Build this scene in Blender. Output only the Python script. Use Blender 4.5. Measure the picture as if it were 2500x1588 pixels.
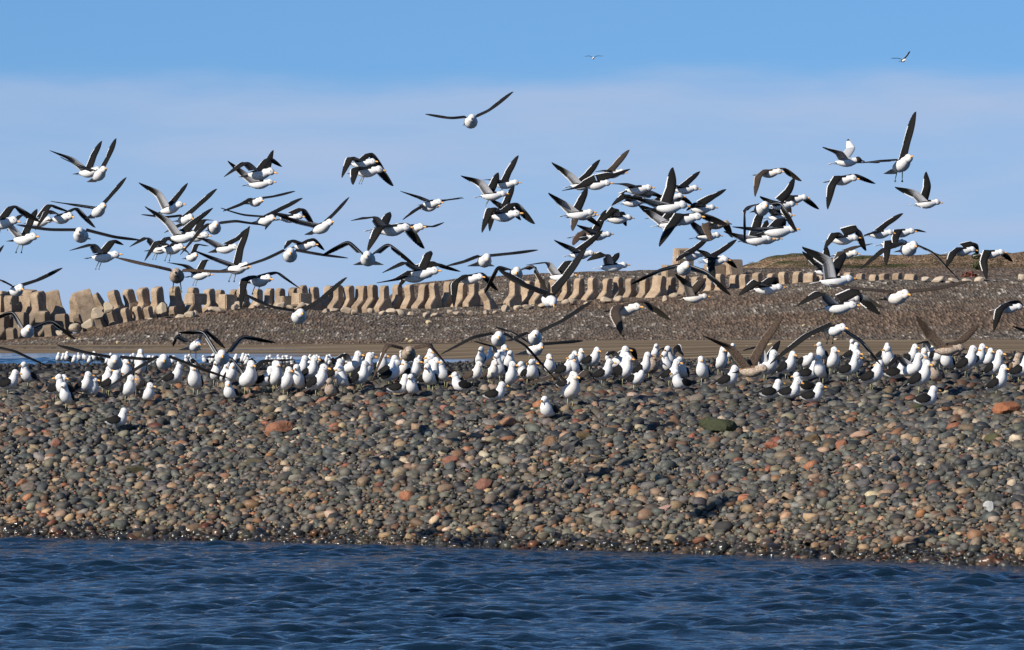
import bpy, math, random
import numpy as np
from mathutils import Vector, Matrix

for o in list(bpy.data.objects):
    bpy.data.objects.remove(o)
SC = bpy.context.scene
COL = SC.collection
rnd = random.Random(7)
rng = np.random.default_rng(11)

# ------------------------------------------------------------------ camera
FPX = 15000.0            # focal length in photo pixels (2500 wide)
CX, CY = 1250.0, 794.0   # photo centre; the horizon runs through it
CAMZ = 3.2
cam_d = bpy.data.cameras.new('camera')
cam = bpy.data.objects.new('camera', cam_d)
COL.objects.link(cam)
cam.location = (0, 0, CAMZ)
cam.rotation_euler = (math.radians(90), 0, 0)
cam_d.sensor_width = 36.0
cam_d.lens = FPX / 2500.0 * 36.0
cam_d.clip_start = 1.0
cam_d.clip_end = 40000.0
SC.camera = cam

# ------------------------------------------------------------------ light
SUN_AZ = math.radians(52)      # left of straight behind the camera
SUN_EL = math.radians(31)
to_sun = Vector((-math.sin(SUN_AZ) * math.cos(SUN_EL), -math.cos(SUN_AZ) * math.cos(SUN_EL), math.sin(SUN_EL)))
sun_d = bpy.data.lights.new('sun', 'SUN')
sun_d.energy = 5.0
sun_d.angle = math.radians(0.53)
sun_d.color = (1.0, 0.92, 0.80)
sun = bpy.data.objects.new('sun', sun_d)
COL.objects.link(sun)
sun.rotation_euler = to_sun.to_track_quat('Z', 'Y').to_euler()
sun.location = (-60, -40, 60)

w = bpy.data.worlds.new('World')
SC.world = w
w.use_nodes = True
nt = w.node_tree
nt.nodes.clear()
out = nt.nodes.new('ShaderNodeOutputWorld')
bg = nt.nodes.new('ShaderNodeBackground')
bg.inputs['Strength'].default_value = 0.068
sky = nt.nodes.new('ShaderNodeTexSky')
sky.sky_type = 'NISHITA'
sky.sun_disc = False
sky.sun_elevation = SUN_EL
sky.sun_rotation = math.atan2(to_sun.x, to_sun.y)
sky.altitude = 0
sky.air_density = 1.0
sky.dust_density = 0.0
sky.ozone_density = 4.0
tc = nt.nodes.new('ShaderNodeTexCoord')
# very dry clear air: the whole dome is read somewhat higher than it stands
lift = nt.nodes.new('ShaderNodeVectorMath'); lift.operation = 'ADD'; lift.inputs[1].default_value = (0, 0, 0.12)
nrm = nt.nodes.new('ShaderNodeVectorMath'); nrm.operation = 'NORMALIZE'
nt.links.new(tc.outputs['Generated'], lift.inputs[0])
nt.links.new(lift.outputs[0], nrm.inputs[0])
nt.links.new(nrm.outputs[0], sky.inputs['Vector'])
# thin veil of high cloud along the horizon
sep = nt.nodes.new('ShaderNodeSeparateXYZ')
nt.links.new(tc.outputs['Generated'], sep.inputs[0])
mp = nt.nodes.new('ShaderNodeMapping'); mp.inputs['Scale'].default_value = (16, 16, 70)
nt.links.new(tc.outputs['Generated'], mp.inputs['Vector'])
n1 = nt.nodes.new('ShaderNodeTexNoise'); n1.inputs['Scale'].default_value = 1.0; n1.inputs['Detail'].default_value = 5
nt.links.new(mp.outputs[0], n1.inputs['Vector'])
mad = nt.nodes.new('ShaderNodeMath'); mad.operation = 'MULTIPLY_ADD'; mad.inputs[1].default_value = -0.014
nt.links.new(n1.outputs['Fac'], mad.inputs[0]); nt.links.new(sep.outputs['Z'], mad.inputs[2])
mr = nt.nodes.new('ShaderNodeMapRange'); mr.interpolation_type = 'SMOOTHERSTEP'
mr.inputs['From Min'].default_value = 0.0365; mr.inputs['From Max'].default_value = 0.0295
mr.inputs['To Min'].default_value = 0.0; mr.inputs['To Max'].default_value = 1.0
nt.links.new(mad.outputs[0], mr.inputs['Value'])
mp2 = nt.nodes.new('ShaderNodeMapping'); mp2.inputs['Scale'].default_value = (22, 22, 130); mp2.inputs['Location'].default_value = (3.1, 0, 1.7)
nt.links.new(tc.outputs['Generated'], mp2.inputs['Vector'])
n2 = nt.nodes.new('ShaderNodeTexNoise'); n2.inputs['Scale'].default_value = 1.0; n2.inputs['Detail'].default_value = 6
nt.links.new(mp2.outputs[0], n2.inputs['Vector'])
mr2 = nt.nodes.new('ShaderNodeMapRange')
mr2.inputs['From Min'].default_value = 0.3; mr2.inputs['From Max'].default_value = 0.7
mr2.inputs['To Min'].default_value = 0.45; mr2.inputs['To Max'].default_value = 0.85
nt.links.new(n2.outputs['Fac'], mr2.inputs['Value'])
mul = nt.nodes.new('ShaderNodeMath'); mul.operation = 'MULTIPLY'
nt.links.new(mr.outputs[0], mul.inputs[0]); nt.links.new(mr2.outputs[0], mul.inputs[1])
hs = nt.nodes.new('ShaderNodeMix'); hs.data_type = 'RGBA'; hs.blend_type = 'MULTIPLY'
hs.inputs['Factor'].default_value = 1.0
hs.inputs['B'].default_value = (0.80, 1.08, 1.32, 1)
nt.links.new(sky.outputs['Color'], hs.inputs['A'])
mixc = nt.nodes.new('ShaderNodeMix'); mixc.data_type = 'RGBA'
mixc.inputs['B'].default_value = (4.75, 5.9, 8.2, 1)
nt.links.new(mul.outputs[0], mixc.inputs['Factor'])
nt.links.new(hs.outputs['Result'], mixc.inputs['A'])
nt.links.new(mixc.outputs['Result'], bg.inputs['Color'])
nt.links.new(bg.outputs[0], out.inputs['Surface'])

SC.view_settings.view_transform = 'Standard'
SC.view_settings.look = 'None'
SC.view_settings.exposure = 0.42
SC.view_settings.gamma = 1.0
SC.view_settings.use_curve_mapping = False
SC.render.resolution_x, SC.render.resolution_y = 1024, 650
SC.render.engine = 'CYCLES'

# ------------------------------------------------------------------ helpers
def P(px, py, d):
    """a point standing d metres out, seen at photo pixel px, py"""
    return Vector(((px - CX) / FPX * d, d, CAMZ - (py - CY) / FPX * d))

def mesh_obj(name, verts, faces, mat, parent=None, cols=None, smooth=True, loc=None):
    """cols: one RGBA per face"""
    me = bpy.data.meshes.new(name)
    me.from_pydata([tuple(v) for v in verts], [], [tuple(f) for f in faces])
    if cols is not None:
        set_face_cols(me, cols)
    me.polygons.foreach_set('use_smooth', [smooth] * len(me.polygons))
    if mat: me.materials.append(mat)
    me.update()
    o = bpy.data.objects.new(name, me)
    COL.objects.link(o)
    if parent: o.parent = parent
    if loc is not None: o.location = loc
    return o

def set_face_cols(me, cols):
    cnt = np.zeros(len(me.polygons), dtype=np.int32)
    me.polygons.foreach_get('loop_total', cnt)
    a = me.color_attributes.new('Col', 'FLOAT_COLOR', 'CORNER')
    arr = np.repeat(np.asarray(cols, dtype=np.float32), cnt, axis=0)
    a.data.foreach_set('color', arr.ravel())

def fast_mesh(name, V, F, mat, cols=None, smooth=True, parent=None):
    """numpy mesh, all quads (F: n x 4) ; cols per vertex RGBA"""
    me = bpy.data.meshes.new(name)
    V = np.ascontiguousarray(V, dtype=np.float32); F = np.ascontiguousarray(F, dtype=np.int32)
    k = F.shape[1]
    me.vertices.add(len(V)); me.vertices.foreach_set('co', V.ravel())
    me.loops.add(F.size); me.loops.foreach_set('vertex_index', F.ravel())
    me.polygons.add(len(F))
    me.polygons.foreach_set('loop_start', np.arange(0, F.size, k, dtype=np.int32))
    me.polygons.foreach_set('loop_total', np.full(len(F), k, dtype=np.int32))
    me.polygons.foreach_set('use_smooth', np.full(len(F), smooth, dtype=bool))
    me.update(calc_edges=True)
    if cols is not None:
        a = me.color_attributes.new('Col', 'FLOAT_COLOR', 'POINT')
        a.data.foreach_set('color', np.ascontiguousarray(cols, dtype=np.float32).ravel())
    me.materials.append(mat)
    o = bpy.data.objects.new(name, me)
    COL.objects.link(o)
    if parent: o.parent = parent
    return o

def tag(o, label=None, cat=None, group=None, kind=None):
    if label: o['label'] = label
    if cat: o['category'] = cat
    if group: o['group'] = group
    if kind: o['kind'] = kind
    return o

def new_mat(name):
    m = bpy.data.materials.new(name); m.use_nodes = True
    t = m.node_tree
    return m, t, t.nodes['Principled BSDF']

def noise(t, scale, detail=4, vec=None, rough=0.5):
    n = t.nodes.new('ShaderNodeTexNoise'); n.inputs['Scale'].default_value = scale
    n.inputs['Detail'].default_value = detail; n.inputs['Roughness'].default_value = rough
    if vec is not None: t.links.new(vec, n.inputs['Vector'])
    return n

def ramp(t, fac, stops):
    r = t.nodes.new('ShaderNodeValToRGB')
    e = r.color_ramp.elements
    while len(e) < len(stops): e.new(0.5)
    for i, (p, c) in enumerate(stops):
        e[i].position = p; e[i].color = (*c, 1)
    t.links.new(fac, r.inputs['Fac'])
    return r

def geo_pos(t):
    return t.nodes.new('ShaderNodeNewGeometry').outputs['Position']

def mapping(t, vec, scale, loc=(0, 0, 0)):
    m = t.nodes.new('ShaderNodeMapping'); m.inputs['Scale'].default_value = scale; m.inputs['Location'].default_value = loc
    t.links.new(vec, m.inputs['Vector']); return m.outputs[0]

def mix(t, fac, a, b, mode='MIX'):
    m = t.nodes.new('ShaderNodeMix'); m.data_type = 'RGBA'; m.blend_type = mode
    for s, v in (('Factor', fac), ('A', a), ('B', b)):
        if isinstance(v, (int, float)): m.inputs[s].default_value = v
        elif isinstance(v, tuple): m.inputs[s].default_value = (*v, 1)
        else: t.links.new(v, m.inputs[s])
    return m.outputs['Result']

def bump(t, bsdf, h, strength, dist):
    b = t.nodes.new('ShaderNodeBump'); b.inputs['Strength'].default_value = strength; b.inputs['Distance'].default_value = dist
    t.links.new(h, b.inputs['Height']); t.links.new(b.outputs[0], bsdf.inputs['Normal'])

# ------------------------------------------------------------------ materials
def m_plumage():
    m, t, b = new_mat('plumage')
    a = t.nodes.new('ShaderNodeVertexColor'); a.layer_name = 'Col'
    tcn = t.nodes.new('ShaderNodeTexCoord')
    n = noise(t, 38, 3, tcn.outputs['Object'])
    r = ramp(t, n.outputs['Fac'], [(0.3, (0.86, 0.86, 0.86)), (0.7, (1.06, 1.06, 1.06))])
    t.links.new(mix(t, 1.0, a.outputs['Color'], r.outputs['Color'], 'MULTIPLY'), b.inputs['Base Color'])
    b.inputs['Roughness'].default_value = 0.75
    b.inputs['Specular IOR Level'].default_value = 0.12
    bump(t, b, noise(t, 120, 2, tcn.outputs['Object']).outputs['Fac'], 0.25, 0.006)
    return m
def m_juv():
    m, t, b = new_mat('mottled_plumage')
    a = t.nodes.new('ShaderNodeVertexColor'); a.layer_name = 'Col'
    tcn = t.nodes.new('ShaderNodeTexCoord')
    n = noise(t, 70, 3, tcn.outputs['Object'])
    r = ramp(t, n.outputs['Fac'], [(0.38, (0.45, 0.40, 0.36)), (0.62, (1.35, 1.30, 1.25))])
    t.links.new(mix(t, 1.0, a.outputs['Color'], r.outputs['Color'], 'MULTIPLY'), b.inputs['Base Color'])
    b.inputs['Roughness'].default_value = 0.8
    b.inputs['Specular IOR Level'].default_value = 0.2
    return m
def m_simple(name, col, rough=0.6, var=0.0, scale=10):
    m, t, b = new_mat(name)
    if var:
        tcn = t.nodes.new('ShaderNodeTexCoord')
        n = noise(t, scale, 4, tcn.outputs['Object'])
        r = ramp(t, n.outputs['Fac'], [(0.3, tuple(c * (1 - var) for c in col)), (0.7, tuple(c * (1 + var) for c in col))])
        t.links.new(r.outputs['Color'], b.inputs['Base Color'])
    else:
        b.inputs['Base Color'].default_value = (*col, 1)
    b.inputs['Roughness'].default_value = rough
    return m
def m_stone(use_obj):
    m, t, b = new_mat('cobble_stone' if not use_obj else 'single_cobble_stone')
    if use_obj:
        oi = t.nodes.new('ShaderNodeObjectInfo'); colr, alp = oi.outputs['Color'], oi.outputs['Alpha']
    else:
        a = t.nodes.new('ShaderNodeVertexColor'); a.layer_name = 'Col'; colr, alp = a.outputs['Color'], a.outputs['Alpha']
    p = geo_pos(t)
    n = noise(t, 22, 5, p, 0.65)
    r = ramp(t, n.outputs['Fac'], [(0.25, (0.62, 0.62, 0.62)), (0.75, (1.35, 1.32, 1.28))])
    t.links.new(mix(t, 1.0, colr, r.outputs['Color'], 'MULTIPLY'), b.inputs['Base Color'])
    t.links.new(alp, b.inputs['Roughness'])
    bump(t, b, noise(t, 45, 5, p, .65).outputs['Fac'], 0.45, 0.014)
    return m
def m_concrete():
    m, t, b = new_mat('weathered_concrete')
    tcn = t.nodes.new('ShaderNodeTexCoord')
    oi = t.nodes.new('ShaderNodeObjectInfo')
    p = geo_pos(t)
    n = noise(t, 0.7, 6, p, 0.6)
    c1 = ramp(t, n.outputs['Fac'], [(0.25, (0.19, 0.135, 0.088)), (0.5, (0.33, 0.243, 0.163)), (0.75, (0.42, 0.33, 0.237))]).outputs['Color']
    n2 = noise(t, 5, 5, p, 0.7)
    c2 = ramp(t, n2.outputs['Fac'], [(0.3, (0.66, 0.64, 0.62)), (0.6, (1.08, 1.08, 1.08))]).outputs['Color']
    c = mix(t, 1.0, c1, c2, 'MULTIPLY')
    # tide-stained, algae-dark lower parts (a coating on the concrete with a ragged edge)
    sp = t.nodes.new('ShaderNodeSeparateXYZ'); t.links.new(p, sp.inputs[0])
    ad = t.nodes.new('ShaderNodeMath'); ad.operation = 'MULTIPLY_ADD'; ad.inputs[1].default_value = 3.0
    t.links.new(noise(t, 0.6, 5, p).outputs['Fac'], ad.inputs[0]); t.links.new(sp.outputs['Z'], ad.inputs[2])
    mr_ = t.nodes.new('ShaderNodeMapRange'); mr_.inputs['From Min'].default_value = 7.6; mr_.inputs['From Max'].default_value = 6.0
    mr_.inputs['To Min'].default_value = 0; mr_.inputs['To Max'].default_value = 0.72
    t.links.new(ad.outputs[0], mr_.inputs['Value'])
    mx = t.nodes.new('ShaderNodeMath'); mx.operation = 'MULTIPLY'; t.links.new(mr_.outputs[0], mx.inputs[0]); t.links.new(oi.outputs['Alpha'], mx.inputs[1])
    c = mix(t, mx.outputs[0], c, (0.085, 0.065, 0.045))
    vr = t.nodes.new('ShaderNodeMapRange'); vr.inputs['To Min'].default_value = 0.8; vr.inputs['To Max'].default_value = 1.12
    t.links.new(oi.outputs['Random'], vr.inputs['Value'])
    cm = t.nodes.new('ShaderNodeVectorMath'); cm.operation = 'SCALE'; t.links.new(c, cm.inputs[0]); t.links.new(vr.outputs[0], cm.inputs['Scale'])
    t.links.new(cm.outputs[0], b.inputs['Base Color'])
    b.inputs['Roughness'].default_value = 0.9
    bump(t, b, n2.outputs['Fac'], 0.6, 0.12)
    return m
def m_gravel(name, a1, a2, a3, cell, brown=None, bigscale=0.05, green=None, bumpd=0.1, depth=1.0):
    m, t, b = new_mat(name)
    p = geo_pos(t)
    v = t.nodes.new('ShaderNodeTexVoronoi'); v.inputs['Scale'].default_value = 1.0 / cell
    t.links.new(mapping(t, p, (1, depth, 1)), v.inputs['Vector'])
    sp = t.nodes.new('ShaderNodeSeparateColor'); t.links.new(v.outputs['Color'], sp.inputs[0])
    c = ramp(t, sp.outputs[0], [(0.0, a1), (0.45, a2), (0.85, a2), (1.0, a3)]).outputs['Color']
    if brown:
        nb = noise(t, bigscale, 5, mapping(t, p, (0.35, 1, 3)), 0.6)
        f = ramp(t, nb.outputs['Fac'], [(0.40, (0, 0, 0)), (0.58, (1, 1, 1))]).outputs['Color']
        c2 = ramp(t, sp.outputs[1], [(0.0, tuple(x * .55 for x in brown)), (0.6, brown), (1.0, tuple(x * 1.9 for x in brown))]).outputs['Color']
        c = mix(t, f, c, c2)
    if green:
        ng = noise(t, bigscale * 2.2, 5, mapping(t, p, (0.5, 1, 2.2), (7, 3, 1)), 0.65)
        f = ramp(t, ng.outputs['Fac'], [(0.52, (0, 0, 0)), (0.62, (1, 1, 1))]).outputs['Color']
        c = mix(t, f, c, green)
    n = noise(t, 0.35, 6, p, 0.7)
    c = mix(t, 1.0, c, ramp(t, n.outputs['Fac'], [(0.3, (0.75, 0.75, 0.75)), (0.7, (1.2, 1.2, 1.2))]).outputs['Color'], 'MULTIPLY')
    t.links.new(c, b.inputs['Base Color'])
    b.inputs['Roughness'].default_value = 0.95
    b.inputs['Specular IOR Level'].default_value = 0.1
    bump(t, b, v.outputs['Distance'], 0.9, bumpd)
    return m
def m_sand():
    m, t, b = new_mat('wet_sand')
    p = geo_pos(t)
    n = noise(t, 0.045, 6, mapping(t, p, (0.3, 1.2, 1)), 0.68)
    c = ramp(t, n.outputs['Fac'], [(0.36, (0.075, 0.060, 0.044)), (0.5, (0.155, 0.119, 0.082)), (0.64, (0.26, 0.20, 0.136))]).outputs['Color']
    t.links.new(c, b.inputs['Base Color'])
    # shallow standing films of water: low lying sand is wet and shiny
    sp = t.nodes.new('ShaderNodeSeparateXYZ'); t.links.new(p, sp.inputs[0])
    ad = t.nodes.new('ShaderNodeMath'); ad.operation = 'MULTIPLY_ADD'; ad.inputs[1].default_value = 0.5
    t.links.new(noise(t, 0.03, 4, mapping(t, p, (0.35, 1, 1))).outputs['Fac'], ad.inputs[0]); t.links.new(sp.outputs['Z'], ad.inputs[2])
    mr_ = t.nodes.new('ShaderNodeMapRange'); mr_.inputs['From Min'].default_value = 0.26; mr_.inputs['From Max'].default_value = 0.38
    mr_.inputs['To Min'].default_value = 0.12; mr_.inputs['To Max'].default_value = 0.92

    t.links.new(ad.outputs[0], mr_.inputs['Value'])
    t.links.new(mr_.outputs[0], b.inputs['Roughness'])
    sl = t.nodes.new('ShaderNodeMapRange'); sl.inputs['From Min'].default_value = .12; sl.inputs['From Max'].default_value = .92
    sl.inputs['To Min'].default_value = .5; sl.inputs['To Max'].default_value = 0.0
    t.links.new(mr_.outputs[0], sl.inputs['Value']); t.links.new(sl.outputs[0], b.inputs['Specular IOR Level'])
    bump(t, b, noise(t, 0.8, 3, mapping(t, p, (0.3, 0.3, 1))).outputs['Fac'], 0.12, 0.05)
    return m
def m_water(name, bscale, bstr, base):
    m, t, b = new_mat(name)
    p = geo_pos(t)
    n = noise(t, bscale, 4, mapping(t, p, (0.55, 1, 1)), 0.6)
    b.inputs['Base Color'].default_value = (*base, 1)
    b.inputs['Roughness'].default_value = 0.05
    b.inputs['IOR'].default_value = 1.333
    bump(t, b, n.outputs['Fac'], bstr, 0.06)
    return m

M_PL, M_JV = m_plumage(), m_juv()
M_BILL = m_simple('bill_orange', (0.66, 0.33, 0.07), 0.45, 0.15, 60)
M_BILLD = m_simple('bill_dark', (0.05, 0.04, 0.035), 0.5, 0.2, 60)
M_STONE, M_STONE1 = m_stone(False), m_stone(True)
M_CONC = m_concrete()
M_BANK = m_gravel('bank_gravel', (0.03, 0.026, 0.022), (0.125, 0.104, 0.081), (0.50, 0.435, 0.355), 0.40, (0.112, 0.078, 0.053), 0.05, None, 0.25, 0.10)
M_HILL = m_gravel('hill_earth', (0.08, 0.052, 0.029), (0.21, 0.137, 0.08), (0.38, 0.28, 0.18), 0.45, (0.085, 0.06, 0.035), 0.035, (0.045, 0.048, 0.016), 0.3, 0.3)
M_BED = m_gravel('spit_gravel', (0.008, 0.008, 0.008), (0.028, 0.027, 0.024), (0.09, 0.08, 0.065), 0.09, None, 0.1, None, 0.04)  # bed colour kept near black to deepen the shade in gaps between cobbles
M_SAND = m_sand()
M_WAVE = m_water('sea_water', 9.0, 0.6, (0.004, 0.013, 0.024))
M_POOL = m_water('pool_water', 1.2, 0.35, (0.02, 0.022, 0.024))
M_SEA = m_water('calm_water', 0.8, 0.5, (0.008, 0.022, 0.040))

# ------------------------------------------------------------------ terrain : the cobble spit
_px = [-1200, 0, 600, 1250, 1800, 2500, 3700]
_sy = [1290, 1311, 1320, 1338, 1354, 1384, 1420]
def dshore(px): return FPX * CAMZ / (np.interp(px, _px, _sy) - CY)
_t = [-9, -6, -2, 0, 2, 4, 6.5, 9, 14]
_z = [-1.7, -1.3, -.48, 0, .58, 1.1, 1.62, 1.95, 2.3]
_ex = [-1200, 0, 900, 1000, 1300, 1400, 1800, 2400, 3700]
_ey = [896, 894, 893, 891, 889, 887, 880, 867, 860]
_ed = [420, 410, 400, 395, 380, 370, 330, 300, 290]
def spit_z(px, d):
    px = np.asarray(px, float); d = np.asarray(d, float)
    ds = dshore(px); t = d - ds
    zn = np.interp(t, _t, _z)
    d14 = ds + 14.0; y14 = CY + (CAMZ - 2.3) * FPX / d14
    de = np.interp(px, _ex, _ed); ye = np.interp(px, _ex, _ey)
    g = np.clip((1 / np.minimum(d, de) - 1 / de) / (1 / d14 - 1 / de), 0, 1) ** 1.6
    yf = ye + (y14 - ye) * g
    zf = CAMZ - (yf - CY) / FPX * np.minimum(d, de) - np.clip(d - de, 0, 60) * 0.06
    z = np.where(t <= 14, zn, zf)
    X = (px - CX) / FPX * d
    z = z + (np.sin(X * 0.9 + d * 0.35) + np.sin(X * 0.37 - d * 0.6 + 1.3)) * 0.018 * np.clip(t, 0, 3)
    return z
def spit_hit(px, py):
    """distance at which the ray through px,py meets the spit"""
    ds = float(dshore(px))
    dd = np.concatenate([np.arange(ds, ds + 40, 0.05), np.arange(ds + 40, 400, 1.0)])
    yy = CY + (CAMZ - spit_z(np.full_like(dd, px), dd)) * FPX / dd
    k = np.argmax(yy <= py) if (yy <= py).any() else len(dd) - 1
    return float(dd[k])

def fan(name, pxs, ds, zfun, mat):
    PX, D = np.meshgrid(pxs, ds)
    Z = zfun(PX, D)
    X = (PX - CX) / FPX * D
    V = np.stack([X, D, Z], -1).reshape(-1, 3)
    nr, nc = PX.shape
    i = np.arange(nr * nc).reshape(nr, nc)
    F = np.stack([i[:-1, :-1], i[:-1, 1:], i[1:, 1:], i[1:, :-1]], -1).reshape(-1, 4)
    return fast_mesh(name, V, F, mat)

spit = fan('cobble_beach', np.arange(-1200, 3701, 50), np.concatenate([np.arange(73, 125, 0.8), np.geomspace(126, 470, 60)]), spit_z, M_BED)
tag(spit, kind='structure')

# ------------------------------------------------------------------ cobbles
def cube_sphere(n):
    """unit sphere from a cube with n segments, bottom faces left off"""
    vs, idx, fs = [], {}, []
    def key(p):
        k = tuple(round(c, 5) for c in p)
        if k not in idx: idx[k] = len(vs); vs.append(p)
        return idx[k]
    g = np.linspace(-1, 1, n + 1)
    for ax in range(3):
        for s in (-1, 1):
            if ax == 2 and s == -1: continue
            for a in range(n):
                for b in range(n):
                    q = []
                    for (u, v) in ((a, b), (a + 1, b), (a + 1, b + 1), (a, b + 1)):
                        p = [0, 0, 0]; p[ax] = s; p[(ax + 1) % 3] = g[u]; p[(ax + 2) % 3] = g[v]
                        q.append(key(tuple(p)))
                    if s < 0: q = q[::-1]
                    fs.append(q)
    V = np.array(vs, float)
    V = V / np.linalg.norm(V, axis=1, keepdims=True) ** 0.86
    return V, np.array(fs)
CS2, CF2 = cube_sphere(2)
CS1, CF1 = cube_sphere(1)
PAL = np.array([1.07, 1.0, .91]) * np.array([(0.070, 0.078, 0.080), (0.045, 0.050, 0.054), (0.10, 0.105, 0.10), (0.13, 0.125, 0.105), (0.085, 0.078, 0.062),
                (0.21, 0.165, 0.115), (0.29, 0.215, 0.145), (0.17, 0.105, 0.065), (0.20, 0.075, 0.042), (0.38, 0.33, 0.26), (0.26, 0.13, 0.065), (0.15, 0.155, 0.15)])
PW = np.array([.19, .15, .13, .11, .13, .085, .05, .055, .02, .02, .018, .06]); PW = PW / PW.sum()
def stone_cols(n, z, t):
    c = PAL[rng.choice(len(PAL), n, p=PW)] * 0.68 * rng.uniform(0.5, 1.5, (n, 1)) * rng.uniform(.92, 1.08, (n, 3))
    up = np.clip((t - 6) / 8, 0, 1)[:, None]
    c = c * (1 - 0.38 * up)                       # higher up the stones are darker rock, weed-stained
    warm = np.clip((4 - t) / 4, 0, 1)[:, None]
    c = c * (1 + warm * np.array([0.22, 0.12, 0.0]))
    wet = (z + rng.normal(0, .03, n) < 0.13)
    c[wet] *= 0.42
    rough = np.where(wet, 0.12, rng.uniform(.55, .8, n))
    return np.concatenate([c, rough[:, None]], 1)

def scatter(spacing, rlo, rhi, pxlo, pxhi, tlo, thi):
    xs = np.arange(-22, 22, spacing); ys = np.arange(76, 140, spacing * 0.92)
    X, D = np.meshgrid(xs, ys)
    X = X + (np.arange(len(ys)) % 2)[:, None] * spacing / 2
    X = (X + rng.uniform(-.42, .42, X.shape) * spacing).ravel(); D = (D + rng.uniform(-.42, .42, D.shape) * spacing).ravel()
    px = CX + X / D * FPX
    t = D - dshore(px)
    k = (px > pxlo) & (px < pxhi) & (t > tlo) & (t < thi)
    X, D, px, t = X[k], D[k], px[k], t[k]
    r = rlo + (rhi - rlo) * rng.beta(1.2, 2.6, len(X))
    return X, D, px, t, r, spit_z(px, D)

def stone_xf(r, n):
    ax = np.stack([r * rng.uniform(1.0, 1.3, n), r * rng.uniform(.75, 1.0, n), r * rng.uniform(.42, .78, n)], 1)
    a = rng.uniform(0, 2 * np.pi, n); tx = rng.normal(0, .28, n); ty = rng.normal(0, .28, n)
    ca, sa = np.cos(a), np.sin(a)
    Rz = np.zeros((n, 3, 3)); Rz[:, 0, 0] = ca; Rz[:, 0, 1] = -sa; Rz[:, 1, 0] = sa; Rz[:, 1, 1] = ca; Rz[:, 2, 2] = 1
    Rx = np.zeros((n, 3, 3)); Rx[:, 0, 0] = 1; Rx[:, 1, 1] = np.cos(tx); Rx[:, 1, 2] = -np.sin(tx); Rx[:, 2, 1] = np.sin(tx); Rx[:, 2, 2] = np.cos(tx)
    Ry = np.zeros((n, 3, 3)); Ry[:, 1, 1] = 1; Ry[:, 0, 0] = np.cos(ty); Ry[:, 0, 2] = np.sin(ty); Ry[:, 2, 0] = -np.sin(ty); Ry[:, 2, 2] = np.cos(ty)
    return ax, Rx @ Ry @ Rz

def stones(base, X, D, z, r, cols, lift, jit=0.10):
    V0, F0 = base
    n, k = len(X), len(V0)
    ax, R = stone_xf(r, n)
    V = V0[None] * (1 + rng.normal(0, jit, (n, k, 1)))
    V = np.einsum('nij,nkj->nki', R, V * ax[:, None, :])
    V += np.stack([X, D, z + lift * ax[:, 2]], 1)[:, None, :]
    F = (F0[None] + (np.arange(n) * k)[:, None, None]).reshape(-1, 4)
    return V.reshape(-1, 3), F, np.repeat(cols, k, 0)

groups = []
big = scatter(0.185, .055, .135, -350, 2850, -1.0, 15.5)
med = scatter(0.098, .030, .066, -350, 2850, -1.2, 15.5)
sml = scatter(0.072, .016, .034, -350, 2850, -1.0, 9.5)
# the 300 largest that show become single stones
bx, bd, bpx, bt, br, bz = big
score = br / bd + np.where((bpx > 5) & (bpx < 2495) & (bz > .05) & (bt < 13), 0, -1)
top = np.argsort(-score)[:300]
rest = np.ones(len(bx), bool); rest[top] = False
cb = stone_cols(len(bx), bz, bt)
groups.append(stones((CS2, CF2), bx[rest], bd[rest], bz[rest], br[rest], cb[rest], 0.5))
groups.append(stones((CS2, CF2), med[0], med[1], med[5], med[4], stone_cols(len(med[0]), med[5], med[3]), 0.55))
cs_ = stone_cols(len(sml[0]), sml[5], sml[3]); cs_[:, :3] *= 1.25
groups.append(stones((CS1, CF1), sml[0], sml[1], sml[5], sml[4], cs_, 1.0, 0.10))
# farther back along the spit: sparser, the ground is seen edge on
nf = 9000
fpx = rng.uniform(-300, 2800, nf)
fd = dshore(fpx) + 15 + (np.interp(fpx, _ex, _ed) - dshore(fpx) - 15) * rng.uniform(0, 1, nf) ** 2.2
fz = spit_z(fpx, fd)
fr = rng.uniform(.05, .12, nf) * (0.7 + fd / 900)
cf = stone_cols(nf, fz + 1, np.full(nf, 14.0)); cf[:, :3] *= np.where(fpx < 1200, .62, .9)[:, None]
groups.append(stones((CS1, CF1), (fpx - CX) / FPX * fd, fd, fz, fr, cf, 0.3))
V = []; F = []; C = []; off = 0
for v, f, c in groups:
    V.append(v); F.append(f + off); C.append(c); off += len(v)
pebbles = fast_mesh('cobbles', np.concatenate(V), np.concatenate(F), M_STONE, np.concatenate(C), True, spit)
tag(pebbles, kind='stuff')
base_m = []
for q in range(14):
    jit = 0.06 if q < 10 else 0.17
    vv = CS2 * (1 + rng.normal(0, jit, (len(CS2), 1)))
    me = bpy.data.meshes.new('cobble'); me.from_pydata([tuple(v) for v in vv], [], [tuple(f) for f in CF2])
    me.polygons.foreach_set('use_smooth', [q < 10] * len(me.polygons)); me.materials.append(M_STONE1)
    base_m.append(me)
axs, Rs = stone_xf(br[top], 300)
for j, i in enumerate(top):
    o = bpy.data.objects.new('cobble', base_m[rnd.randrange(14)])
    COL.objects.link(o); o.parent = spit
    Rm = Matrix([list(r) for r in Rs[j]]).to_4x4()
    o.matrix_local = Matrix.Translation((bx[i], bd[i], bz[i] + .5 * axs[j][2])) @ Rm @ Matrix.Diagonal((*axs[j], 1))
    o.color = tuple(cb[i])

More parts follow.
